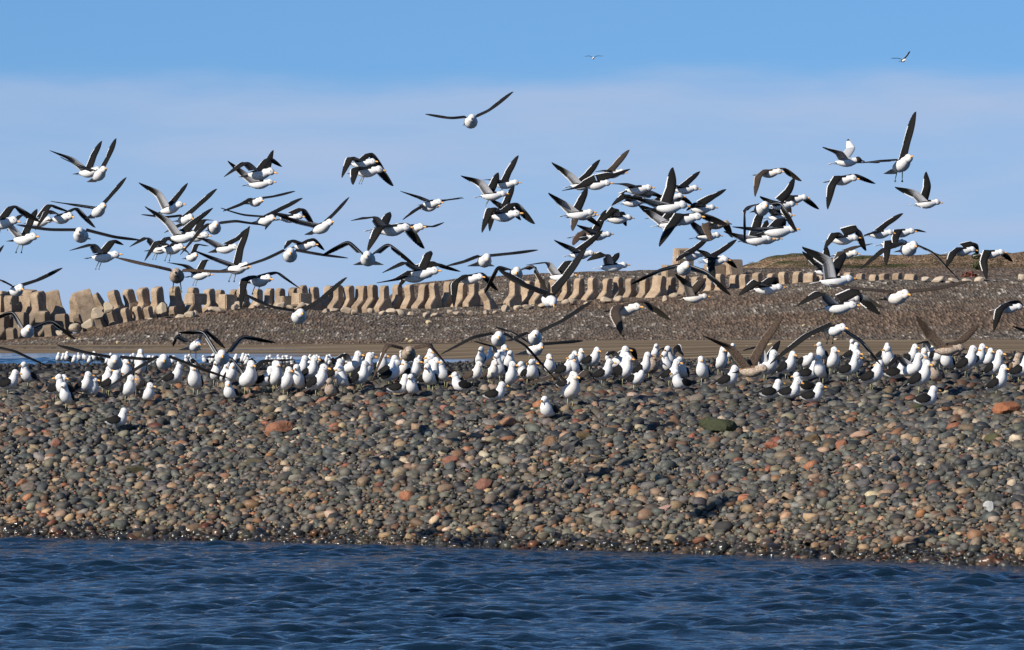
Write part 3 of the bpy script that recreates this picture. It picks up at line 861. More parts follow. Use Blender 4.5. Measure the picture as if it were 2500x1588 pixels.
def pal(kind):
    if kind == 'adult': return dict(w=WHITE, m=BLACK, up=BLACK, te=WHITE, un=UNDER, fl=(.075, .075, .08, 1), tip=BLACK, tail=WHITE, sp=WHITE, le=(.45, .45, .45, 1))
    if kind == 'imm': return dict(w=(.68, .64, .59, 1), m=(.05, .038, .03, 1), up=(.042, .032, .026, 1), te=(.45, .40, .35, 1), un=(.24, .20, .17, 1), fl=(.12, .10, .085, 1), tip=(.03, .025, .02, 1), tail=(.12, .09, .07, 1), sp=(.03, .025, .02, 1), le=(.3, .25, .2, 1))
    if kind == 'juv': return dict(w=(.37, .31, .255, 1), m=(.115, .078, .053, 1), up=(.055, .039, .029, 1), te=(.14, .11, .085, 1), un=(.105, .078, .06, 1), fl=(.07, .055, .045, 1), tip=DBROWN, tail=DBROWN, sp=DBROWN, le=(.2, .15, .11, 1))
    if kind == 'hood': return dict(w=WHITE, m=(.36, .37, .39, 1), up=(.36, .37, .39, 1), te=(.5, .5, .5, 1), un=(.5, .5, .51, 1), fl=(.25, .25, .26, 1), tip=(.06, .06, .06, 1), tail=WHITE, sp=WHITE, le=WHITE)

def head_and_bill(mb, c, ang, yaw, pl, hooded=False, sc=1.0):
    """head ball at c looking along pitch ang, yaw; returns matrix for the bill"""
    M = Matrix.Translation(c) @ Matrix.Rotation(yaw, 4, 'Z') @ Matrix.Rotation(-ang, 4, 'Y')
    st = [(-.046, .016), (-.036, .034), (-.014, .0455), (.008, .0455), (.028, .038), (.042, .027), (.052, .0165)]
    n = 12
    rings = [[M @ Vector((x * sc, r * .93 * sc * math.cos(2 * math.pi * k / n), (r * sc * math.sin(2 * math.pi * k / n)) - (.006 * sc if x > .02 else 0))) for k in range(n)] for x, r in st]
    Mi = M.inverted()
    def col(ce, a):
        p = Mi @ ce
        if hooded: return (.03, .025, .022, 1)
        return pl['w']
    mb.loft(rings, col)
    for s in (-1, 1):
        p = M @ Vector((.021 * sc, s * .0385 * sc, .008 * sc))
        d = (M.to_3x3() @ Vector((.2, s, .1))).normalized()
        a = d.orthogonal().normalized(); b = d.cross(a)
        mb.quad([p + d * .003 + (a * math.cos(q * 1.047) + b * math.sin(q * 1.047)) * .0056 * sc for q in range(6)], EYE)
    return M @ Matrix.Translation((.050 * sc, 0, -.006 * sc)) @ Matrix.Scale(sc * .86, 4)

def bill_mesh(mat, name='bill'):
    mb = MB(); n = 8
    st = [(-.006, .0125, .013, 0), (.012, .0105, .0125, 0), (.030, .009, .0125, -.001), (.044, .007, .0115, -.004), (.054, .0035, .006, -.009)]
    mb.loft([[Vector((x, ry * math.cos(2 * math.pi * k / n), z + rz * math.sin(2 * math.pi * k / n))) for k in range(n)] for x, ry, rz, z in st], lambda c, i: WHITE)
    me = bpy.data.meshes.new(name); me.from_pydata(mb.v, [], mb.f); me.polygons.foreach_set('use_smooth', [True] * len(me.polygons)); me.materials.append(mat)
    return me
BILL, BILLD = bill_mesh(M_BILL), bill_mesh(M_BILLD)

L1, L2 = 0.27, 0.385
def wing(mb, S, W, T, side, pl, body_back, lat, twist=0.0, hood=False, upv=None):
    """S,W,T local points of the leading edge: shoulder, wrist, tip"""
    b1, b2 = (W - S), (T - W)
    n1, n2 = 12, 20
    pts = []
    for k in range(n1 + 1):
        u = k / n1
        pts.append((S + b1 * u, u, 0))
    for k in range(1, n2 + 1):
        u = k / n2
        pts.append((W + b2 * u, u, 1))
    # smooth the wrist corner
    P0 = [p[0].copy() for p in pts]
    for _ in range(9):
        P1 = [p.copy() for p in P0]
        for k in range(1, len(P0) - 1): P0[k] = P1[k] * .5 + (P1[k - 1] + P1[k + 1]) * .25
    secs = []
    cprev = None
    for k, (p, u, h) in enumerate(pts):
        a = P0[max(0, k - 1)]; b = P0[min(len(P0) - 1, k + 1)]
        d = (b - a).normalized()
        ref = body_back + lat * (-side * (.0 if h == 0 else .35 * u))
        c = ref - d * ref.dot(d)
        if c.length < .35 and cprev is not None:
            c = cprev * .6 + c
            c = c - d * c.dot(d)
        c.normalize()
        if cprev is not None: c = (c * .5 + cprev * .5); c = (c - d * c.dot(d)).normalized()
        cprev = c.copy()
        nrm_ = (d.cross(c) if side > 0 else c.cross(d)).normalized()
        tw = twist * (0.45 + .55 * (u if h else 0))
        c2 = (c * math.cos(tw) + nrm_ * math.sin(tw)).normalized()
        n_ = (d.cross(c2) if side > 0 else c2.cross(d)).normalized()
        if h == 0:
            ch = .140 + .010 * math.sin(u * 3.14) + .03 * (1 - u) ** 2
        else:
            ch = .140 * (1 - u ** 2.0) ** .66 * (1 - .22 * u) + .006
        saw = (1 if k % 2 else -1)
        ch *= 1 + saw * (.012 if h == 0 else .02 + .05 * max(0, u - .45))
        off = c2 * (.0 if h == 0 else .055 * u * u) - c2 * (.02 * math.sin(u * math.pi * .5) if h == 0 else .02 * (1 - u))
        secs.append((P0[k] + off, c2, n_, ch, u, h))
    prof = [(0, 0.0, 0.0), (.03, .009, -.006), (.18, .020, -.002), (.42, .020, .008), (.62, .014, .009), (.90, .006, .004), (1.0, .0006, -.0006)]
    i0 = len(mb.v); m = len(prof)
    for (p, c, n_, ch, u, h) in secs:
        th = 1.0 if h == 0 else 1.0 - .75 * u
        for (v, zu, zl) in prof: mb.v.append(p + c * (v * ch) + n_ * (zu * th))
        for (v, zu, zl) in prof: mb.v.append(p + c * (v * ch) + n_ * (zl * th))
    for k in range(len(secs) - 1):
        u, h = secs[k][4], secs[k][5]
        for j in range(m - 1):
            v = (prof[j][0] + prof[j + 1][0]) / 2
            A = i0 + k * 2 * m + j; B = A + 2 * m
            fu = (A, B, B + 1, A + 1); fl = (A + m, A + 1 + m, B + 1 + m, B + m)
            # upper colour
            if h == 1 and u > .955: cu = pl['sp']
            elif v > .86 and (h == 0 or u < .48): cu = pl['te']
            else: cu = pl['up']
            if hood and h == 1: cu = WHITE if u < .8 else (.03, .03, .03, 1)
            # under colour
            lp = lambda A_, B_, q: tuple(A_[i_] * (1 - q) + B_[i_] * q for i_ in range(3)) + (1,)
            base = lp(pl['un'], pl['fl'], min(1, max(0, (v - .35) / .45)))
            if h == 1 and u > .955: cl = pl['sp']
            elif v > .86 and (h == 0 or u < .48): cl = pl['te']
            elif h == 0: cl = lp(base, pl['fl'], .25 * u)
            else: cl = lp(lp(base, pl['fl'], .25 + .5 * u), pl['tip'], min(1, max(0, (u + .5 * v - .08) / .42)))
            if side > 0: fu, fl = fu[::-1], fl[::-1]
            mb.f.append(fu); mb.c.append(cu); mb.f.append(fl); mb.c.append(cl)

def tailfan(mb, x0, z0, spread, pl, ang=0.0, length=.15):
    n = 6
    w0, w1 = .030, .045 + .09 * spread
    top = []
    for k in range(n + 1):
        f = k / n * 2 - 1
        top.append((Vector((x0, f * w0, z0)), Vector((x0 - length * math.cos(f * .5 * (1 + spread)) , f * w1 * 1.25, z0 - math.sin(ang) * length - .006 * abs(f)))))
    for k in range(n):
        a, b = top[k]; c, d = top[k + 1]
        m1, m2 = a.lerp(b, .62), c.lerp(d, .62)
        for (p, q, r, s, cc) in ((a, m1, m2, c, pl['w'] if pl['tail'] != DBROWN else pl['tail']), (m1, b, d, m2, pl['tail'])):
            e = Vector((0, 0, .004))
            mb.quad([p + e, q + e * .3, r + e * .3, s + e], cc)
            mb.quad([s - e, r - e * .3, q - e * .3, p - e], cc)
    # side edges
    a, b = top[0]; c, d = top[-1]

def fly_body(mb, kind, pl, legs, spread, headyaw, headpitch):
    st = [(-.185, -.038, .016, .013), (-.165, -.038, .030, .024), (-.12, -.043, .050, .045), (-.06, -.05, .067, .062), (.0, -.052, .075, .070), (.055, -.050, .072, .068),
          (.10, -.043, .060, .058), (.135, -.035, .049, .049), (.165, -.028, .043, .043), (.185, -.025, .036, .036)]
    def col(c, a):
        if c.z > -.018 and -.15 < c.x < .075: return pl['m']
        return pl['w']
    st = [(x, z, ry * 1.1, rz * 1.1) for x, z, ry, rz in st]
    spine_loft(mb, st, col)
    tailfan(mb, -.155, -.036, spread, pl, .05 + .25 * spread, .165)
    bm_ = head_and_bill(mb, Vector((.190, 0, -.024)), headpitch, headyaw, pl, kind == 'hood', 1.14)
    legcol = (.22, .21, .11, 1) if legs else (.25, .24, .16, 1)
    for s in (-1, 1):
        if legs:
            k = Vector((-.055, s * .035, -.105)); f = k + Vector((-.045, s * .010, -.075))
            mb.tube(k + Vector((.01, 0, .03)), k, .012, .0065, WHITE); mb.tube(k, f, .0065, .0055, legcol)
            mb.quad([f + Vector((.0, 0, .004)), f + Vector((-.012, s * .016, -.034)), f + Vector((-.010, 0, -.042)), f + Vector((-.012, -s * .014, -.034))], legcol)
        else:
            mb.tube((-.10, s * .022, -.088), (-.175, s * .02, -.066), .007, .006, (.10, .095, .07, 1))
            mb.quad([(-.17, s * .02, -.068), (-.19, s * .045, -.07), (-.225, s * .03, -.064), (-.20, s * .008, -.062)], (.09, .085, .06, 1))
    return bm_

def ground_body(mb, kind, pl, pose, neck, headyaw, legs_on=True, wings_folded=True):
    """pose: stand / sit / alert / preen ; origin at the feet"""
    lift = 0.125 if pose != 'sit' else 0.02
    tilt = {'stand': .38, 'alert': .54, 'sit': .14, 'preen': .28}[pose]
    ca, sa = math.cos(tilt), math.sin(tilt)
    core = [(-.205, .0, .012, .010), (-.185, .004, .026, .020), (-.14, .004, .058, .048), (-.085, .002, .094, .082), (-.02, .0, .118, .104), (.045, .0, .124, .112), (.10, .006, .114, .106)]
    z0 = lift + .106
    R = lambda x, z: (x * ca - z * sa, x * sa + z * ca + z0)
    st = []
    for (x, z, ry, rz) in core:
        X, Z = R(x, z); st.append((X, Z, ry, rz))
    X, Z = st[-1][0], st[-1][1]
    nk = .034 + .075 * neck
    if pose == 'preen':
        st += [(X + .035, Z + .03, .085, .08), (X + .05, Z + .055, .066, .064), (X + .055, Z + .075, .04, .04)]
        hc = Vector((X + .02, .045, Z + .07)); hp = -.7; headyaw = 2.3
    else:
        st += [(X + .022, Z + .048, .098, .092), (X + .028, Z + .082, .080, .077), (X + .032, Z + .082 + nk * .55, .066, .066), (X + .036, Z + .082 + nk, .059, .060), (X + .040, Z + .104 + nk, .042, .044)]
        hc = Vector((X + .054, 0, Z + .104 + nk)); hp = -.10
    def col(c, a):
        # back into body frame
        x = c.x * ca + (c.z - z0) * sa; z = -c.x * sa + (c.z - z0) * ca
        if wings_folded and z > .050 and -.16 < x < .060: return pl['m']
        return pl['w']
    spine_loft(mb, st, col, 14)
    # tail
    T0 = Vector((R(-.18, .004)[0], 0, R(-.18, .004)[1])); T1 = Vector((R(-.285, .008)[0], 0, R(-.285, .008)[1]))
    for s in (1, -1):
        e = Vector((sa, 0, -ca)) * (-.006 * s)
        q = [T0 + Vector((0, .026, 0)) + e, T1 + Vector((0, .036, 0)) + e * .4, T1 + Vector((0, -.036, 0)) + e * .4, T0 + Vector((0, -.026, 0)) + e]
        mb.quad(q if s > 0 else q[::-1], pl['tail'])
    if wings_folded:
        for s in (-1, 1):
            wst = [(.095, .030, .012, .020), (.065, .026, .016, .056), (.0, .020, .018, .076), (-.06, .020, .018, .072), (-.115, .026, .017, .056), (-.16, .034, .014, .034), (-.20, .030, .010, .018), (-.25, .030, .007, .012), (-.30, .030, .004, .006)]
            rings = []
            for (x, z, ry, rz) in wst:
                yb = np.interp(x, [-.30, -.2, -.14, -.085, -.02, .045, .08], [.012, .024, .062, .090, .109, .112, .105])
                X_, Z_ = R(x, z)
                u = Vector((-sa, 0, ca)); y = Vector((0, s, 0))
                yy = (y + u * .35).normalized(); uu = (u - y * .35).normalized()
                rings.append([Vector((X_, s * yb, Z_)) + yy * (ry * math.cos(2 * math.pi * q / 10)) + uu * (rz * math.sin(2 * math.pi * q / 10)) for q in range(10)])
            if s < 0: rings = [r[::-1] for r in rings]
            def wc(c, a):
                if a >= 6: return pl['tip'] if a != 8 else pl['sp']
                x = c.x * ca + (c.z - z0) * sa; z = -c.x * sa + (c.z - z0) * ca
                if (z < -.040 and a >= 2) or (a == 5 and z < .026) : return pl['te']
                return pl['m']
            mb.loft(rings, wc)
    if legs_on and pose != 'sit':
        for s in (-1, 1):
            hx = R(-.010, -.05)[0]
            k = Vector((hx - .008, s * .036, lift + .018)); f = Vector((hx + .012 * s, s * .040, .012))
            mb.tube(k + Vector((.006, 0, .03)), k, .017, .008, pl['w'], 6); mb.tube(k, f, .0068, .0062, LEGC)
            mb.quad([f + Vector((-.006, 0, .004)), f + Vector((.045, s * .022, -.004)), f + Vector((.055, 0, -.004)), f + Vector((.045, -s * .022, -.004))], LEGC)
    return head_and_bill(mb, hc, hp, headyaw, pl, False, 1.4), R

def finish_gull(name, mb, kind):
    me = bpy.data.meshes.new(name)
    me.from_pydata([tuple(v) for v in mb.v], [], mb.f)
    set_face_cols(me, mb.c)
    me.polygons.foreach_set('use_smooth', [True] * len(me.polygons))
    me.materials.append(M_JV if kind in ('juv',) else M_PL)
    me.update()
    return me

TILE = {'F1': (0, 300, 4.782), 'F2': (300, 340, 4.782), 'F3': (550, 340, 4.782), 'F4': (900, 340, 4.782), 'F5': (1300, 340, 7.117), 'F6': (1550, 390, 7.117), 'F7': (1780, 390, 7.117), 'F8': (1980, 260, 5.773),
        'G1': (0, 520, 6.12), 'G2': (270, 520, 6.12), 'G3': (560, 520, 6.12), 'G4': (880, 520, 6.12), 'G5': (1180, 520, 6.12), 'G6': (1480, 520, 6.12), 'G7': (1800, 520, 6.12), 'G8': (2150, 500, 6.12),
        'H1': (0, 730, 4.637), 'H2': (330, 770, 6.12), 'H3': (650, 770, 6.12), 'H4': (950, 770, 5.463), 'H5': (1200, 730, 4.78), 'H6': (1500, 720, 5.1), 'H7': (1800, 760, 5.886), 'H8': (2150, 730, 5.277),
        'K2': (450, 660, 4.816), 'K4': (1400, 600, 4.816), 'K5': (1850, 600, 3.705), 'A': (0, 0, .9632)}
def conv(t, x, y):
    a, b, s = TILE[t]; return a + x / s, b + y / s
# tile, shoulder x y, yaw, image-left wing wrist x y tip x y, image-right wing wrist x y tip x y, flags
# flags: j brown young, i immature, h hooded, l legs hanging, t tail fanned, b behind, f in front, p nose up, d nose down, s standing, x small far
FL = [
 ('F1',1150,575,-65, 940,510,680,400, 1290,375,1385,175,'p'),
 ('F1',1030,545,-40, 860,420,595,322, 1110,380,1208,205,'b'),
 ('F1',1140,1000,-62, 900,965,620,932, 1310,840,1497,645,'p'),
 ('F1',715,1080,-48, 600,1030,470,1250, 890,990,1125,1195,'b'),
 ('F1',460,1125,-35, 270,1070,120,1265, 590,960,830,1030,''),
 ('F1',25,1130,-35, -60,1000,-200,1150, 150,965,470,1110,'l'),
 ('F1',275,1320,-45, 95,1150,0,1090, 380,1130,455,1000,'lb'),
 ('G1',1210,275,-90, 760,265,240,215, 1690,370,2125,440,'f'),
 ('G1',1545,610,-25, 1450,475,1060,585, 1710,410,1870,470,'l'),
 ('G1',240,1110,-68, 70,1030,-180,960, 580,1010,950,855,'lt'),
 ('G1',-180,760,-50, -400,700,-600,640, -80,660,65,480,''),
 ('F2',545,785,-28, 440,620,200,490, 670,640,778,505,'p'),
 ('F2',720,905,-60, 520,920,220,902, 900,770,1120,600,''),
 ('F2',690,1110,-32, 540,940,265,770, 880,950,1075,810,'f'),
 ('F2',850,1110,-30, 740,990,495,1110, 950,945,1075,945,'b'),
 ('F2',1065,995,-80, 920,1080,690,1365, 1330,965,1665,1025,'f'),
 ('F2',1590,370,-35, 1470,275,1200,465, 1720,215,1885,310,''),
 ('F2',1590,495,-15, 1440,400,1255,248, 1690,380,1790,140,'b'),
 ('F2',1545,705,-58, 1400,770,1205,860, 1760,675,2015,630,''),
 ('F2',1655,915,-55, 1420,895,1170,830, 1830,830,2110,715,''),
 ('F3',750,895,-20, 610,870,505,1065, 920,810,1070,990,'b'),
 ('F2',570,1250,-42, 440,1190,280,1440, 630,1200,740,1210,'l'),
 ('F2',800,1350,-65, 690,1250,550,1140, 870,1230,1010,1260,'b'),
 ('F2',420,1260,-30, 310,1150,90,1275, 535,1140,730,1250,'lb'),
 ('F2',1190,1250,-25, 1020,1180,880,1150, 1370,1160,1490,1040,'t'),
 ('G2',1880,780,-45, 1580,690,1290,565, 1960,540,2120,200,'l'),
 ('G2',1320,900,-30, 1170,790,870,740, 1430,710,1500,705,'lb'),
 ('G2',990,880,-88, 660,810,85,710, 1380,880,1920,915,'jlf'),
 ('G3',1110,460,-25, 960,410,880,540, 1260,380,1450,540,'b'),
 ('G3',905,575,-86, 560,700,130,850, 1270,620,1770,705,''),
 ('G3',450,965,-52, 270,1010,230,1440, 710,890,1060,1125,'l'),
 ('K2',1345,495,-82, 1020,440,660,300, 1590,370,1940,120,'l'),
 ('F3',1115,1000,-48, 880,960,610,870, 1300,850,1475,670,'p'),
 ('F3',1595,255,-25, 1495,215,1395,470, 1710,155,1890,340,''),
 ('F3',1650,345,-20, 1560,340,1550,530, 1780,290,1995,510,'lb'),
 ('F3',1665,1350,-90, 1440,1195,1090,1340, 1900,1225,2244,1450,'tu'),
 ('F4',190,1015,-10, 100,910,-200,970, 240,920,290,850,'b'),
 ('F4',270,1020,-18, 165,1040,40,1325, 460,985,690,1240,''),
 ('F4',500,1015,-45, 400,1010,300,1040, 750,1030,915,970,'b'),
 ('F4',730,725,-42, 600,680,390,612, 890,715,1125,690,''),
 ('F4',700,765,-42, 570,830,430,945, 880,720,1110,680,'b'),
 ('F4',1595,500,-20, 1480,480,1370,485, 1650,400,1785,205,'lb'),
 ('F4',1435,630,-6, 1330,490,1085,410, 1500,500,1555,395,'l'),
 ('F4',1575,860,-25, 1465,805,1360,1110, 1730,740,1975,950,'f'),
 ('F4',1540,860,-15, 1480,830,1450,1085, 1690,800,1815,930,'b'),
 ('F4',1600,800,-15, 1540,760,1450,700, 1650,700,1740,540,'b'),
 ('G4',1850,660,-80, 1560,740,1240,830, 2240,620,2681,585,'t'),
 ('G4',930,850,-32, 720,740,340,920, 1050,630,1110,565,'f'),
 ('G4',800,900,-20, 600,1000,300,1055, 1170,770,1530,855,'b'),
 ('G4',800,900,-20, 720,950,640,1110, 900,820,1000,790,'b'),
 ('G4',1625,945,-35, 1450,1040,1440,1420, 1830,900,2095,1135,''),
 ('G5',485,860,-86, 220,805,-25,1190, 740,790,1020,1180,'iu'),
 ('G5',985,1230,-78, 560,1080,180,900, 1230,1010,1590,590,'df'),
 ('G5',1150,915,-25, 990,740,640,790, 1310,720,1395,770,''),
 ('G5',1445,590,-8, 1330,520,1085,400, 1620,450,1830,290,''),
 ('G5',1920,770,0, 1880,620,1560,760, 2000,690,2090,605,''),
 ('G5',1700,310,0, 1590,240,1430,180, 1780,150,1890,-30,'l'),
 ('G5',1510,310,-5, 1440,380,1390,490, 1590,250,1700,210,'jb'),
 ('F5',790,1260,-12, 560,1100,330,940, 900,1060,1030,850,'b'),
 ('F5',870,1290,-15, 780,1390,751,1594, 1060,1390,1239,1502,'i'),
 ('F5',1480,1350,5, 1480,1215,1230,1500, 1590,1260,1700,1480,''),
 ('F5',1090,750,-12, 850,840,550,910, 1400,650,1740,545,'f'),
 ('F5',840,765,-10, 660,590,360,380, 1010,610,1230,380,''),
 ('F5',1370,560,-15, 1260,560,1140,580, 1500,440,1740,210,'ib'),
 ('F5',1810,830,-10, 1650,790,1380,790, 2119,936,2340,996,'t'),
 ('F5',1740,1060,0, 1680,970,1410,1195, 1940,960,2000,1060,''),
 ('F6',860,480,-5, 720,470,595,385, 1000,360,1200,215,'b'),
 ('F6',580,770,-15, 250,710,-150,640, 700,450,755,130,'f'),
 ('F6',480,680,-10, 380,700,300,720, 680,560,775,395,'b'),
 ('F6',600,620,-10, 500,640,420,700, 850,640,1070,760,'b'),
 ('F6',840,975,-15, 680,1160,480,1525, 1150,930,1640,1040,'f'),
 ('F6',570,1090,0, 370,960,90,760, 720,870,860,670,''),
 ('F6',1150,820,0, 1150,750,930,910, 1370,670,1640,545,'b'),
 ('F6',480,960,0, 350,880,150,800, 600,900,680,850,'ib'),
 ('F6',1400,1090,-10, 1260,1130,1365,1395, 1620,1095,1770,1330,'jf'),
 ('F6',1240,1300,5, 1120,1170,985,1040, 1330,1200,1250,1100,'b'),
 ('F7',690,195,-25, 540,290,490,660, 980,150,1300,325,'i'),
 ('F7',1120,645,-12, 1040,800,1110,970, 1380,680,1630,830,'b'),
 ('F7',900,760,0, 730,720,570,640, 1080,560,1215,330,'b'),
 ('F7',560,790,-80, 280,850,215,1430, 880,750,1225,1220,'fu'),
 ('F7',860,960,-15, 760,880,560,850, 870,860,880,760,'b'),
 ('F7',830,1190,-5, 400,1200,110,1175, 980,1020,1060,1200,'b'),
 ('F7',470,1350,-5, 200,1320,-50,1250, 550,1080,700,800,'f'),
 ('F7',640,1350,0, 540,1300,400,1300, 680,1180,745,1060,'b'),
 ('F8',500,745,-5, 420,650,175,580, 620,590,597,455,'h'),
 ('F8',1265,775,-65, 950,785,570,810, 1390,520,1555,90,'pl'),
 ('F8',430,1000,-22, 320,1120,270,1465, 650,960,955,1055,''),
 ('F8',1620,1340,0, 1480,1200,1190,1105, 1680,1130,1690,925,''),
 ('G7',1570,360,-5, 1500,300,1330,560, 1830,250,1990,540,''),
 ('G7',1600,590,-18, 1530,660,1480,820, 1810,510,2070,465,'ib'),
 ('G7',1440,970,0, 1390,690,990,460, 1580,740,1710,620,'lf'),
 ('G7',1310,840,0, 1230,750,990,550, 1380,650,1400,490,'b'),
 ('G7',430,1100,-5, 340,1040,45,1280, 600,965,670,1110,''),
 ('K5',725,530,-18, 600,430,360,570, 920,425,1140,590,'lf'),
 ('K5',770,470,0, 740,490,700,520, 930,440,1150,530,'ib'),
 ('K5',1255,430,-65, 950,400,640,370, 1560,405,1940,345,'i'),
 ('G8',410,600,-76, 60,680,-302,1007, 760,720,1170,1130,'f'),
 ('G8',160,550,-12, 120,650,110,905, 380,540,460,600,'b'),
 ('G8',300,385,-12, 250,480,240,640, 560,380,745,405,'b'),
 ('G8',-20,405,-12, -100,430,-230,470, 120,300,385,165,'b'),
 ('G8',1210,660,-6, 1110,720,1000,950, 1440,580,1530,720,''),
 ('G8',1640,700,-15, 1560,830,1610,1105, 1860,710,2050,835,'f'),
 ('K5',2260,545,-10, 2200,580,2155,780, 2370,500,2450,560,''),
 ('K5',2520,800,-20, 2420,765,2312,728, 2600,700,2700,640,''),
 ('H7',1390,220,-58, 1040,345,490,790, 1800,440,2080,760,'lf'),
 ('H8',850,620,-8, 680,470,495,195, 1080,560,1330,380,'jf'),
 ('H7',200,810,-38, -71,512,-502,330, 430,440,715,105,'jf'),
 ('H7',430,850,-15, 360,620,110,690, 540,740,690,560,'s'),
 ('H6',120,140,-32, 40,210,150,490, 400,80,735,270,'if'),
 ('K4',1410,590,0, 1360,440,1230,330, 1530,440,1600,390,'il'),
 ('K4',1290,225,-80, 1020,290,660,430, 1560,310,1870,550,'fu'),
 ('K4',1370,95,-5, 1310,120,1240,190, 1490,20,1640,-90,'b'),
 ('K4',1660,155,-12, 1640,240,1690,400, 1830,150,1970,250,''),
 ('K4',1640,140,-8, 1560,80,1480,50, 1780,60,1960,-50,'b'),
 ('H5',80,420,-88, -206,454,-583,664, 390,550,735,945,'f'),
 ('H5',500,405,-86, 300,460,150,520, 800,280,1185,65,'f'),
 ('H5',500,545,-70, 250,400,5,340, 800,520,1105,515,'ltb'),
 ('H4',255,460,-86, -14,402,-211,884, 530,400,855,770,'j'),
 ('H2',1300,570,-88, 1020,240,590,230, 1600,310,2110,375,'fu'),
 ('H2',885,405,-72, 640,300,520,490, 1050,200,1370,460,'ltu'),
 ('H2',425,635,-86, 60,790,-436,1128, 850,760,1400,970,'f'),
 ('H1',1300,675,-86, 960,615,610,550, 1630,690,1900,705,'f'),
 ('H1',310,330,-80, 150,140,-150,230, 580,240,875,430,'fu'),
 ('H1',-120,560,-80, -400,600,-700,700, 170,600,590,795,''),
 ('H2',1690,1010,-62, 1430,760,1080,790, 1900,830,2390,830,'s'),
 ('H5',930,1120,-62, 800,990,370,1150, 1130,950,1260,1110,'is'),
 ('H6',700,870,-120, 600,760,500,850, 740,750,810,850,'sb'),
 ('H6',70,870,-20, 0,800,-60,850, 250,760,330,900,'sb'),
 ('H3',1300,810,-30, 1220,690,1060,790, 1400,750,1480,700,'sb'),
 ('H4',1500,650,-60, 1420,530,1125,470, 1580,600,1660,600,'sb'),
 ('H8',650,770,-40, 610,640,400,700, 720,700,830,760,'sb'),
 ('H8',420,950,-20, 250,850,120,980, 500,900,560,960,'sb'),
 ('A',1107,278,-85, 1062,281,995,273, 1148,264,1211,223,''),
 ('A',1395,136,-85, 1386,132,1374,134, 1405,132,1418,133,'x'),
 ('A',2123,141,-60, 2112,138,2094,139, 2133,133,2144,121,'x'),
]
GULLGRP = 'gulls flying over the shingle spit'
used_labels = {}
def fly_label(kind, yaw, up1, up2, legs, ay, ax, stand, crowd):
    sp_ = {'adult': 'black-backed gull', 'imm': 'immature gull', 'juv': 'brown young gull', 'hood': 'small dark-hooded gull'}[kind]
    face = 'head-on' if yaw < -70 else ('half turned' if yaw < -33 else 'in profile')
    n = {2: 'steeply raised', 1: 'raised', 0: 'level', -1: 'drooping', -2: 'beating low'}
    a, b = ('near', 'far') if yaw > -50 else ('sunward', 'shaded')
    wg = 'both wings ' + n[up1] if up1 == up2 else f'{a} wing {n[up1]}, {b} {n[up2]}'
    if stand: return f'{sp_} standing on cobbles, {wg}'
    pl = 'in open sky' if ay < 480 else 'over breakwater' if ay < 610 else 'above blocks' if ay < 690 else 'before gravel bank' if ay < 800 else 'skimming flock'
    return f'{sp_} {face}, {wg}{", legs hanging" if legs else ""}, {crowd}{pl}'

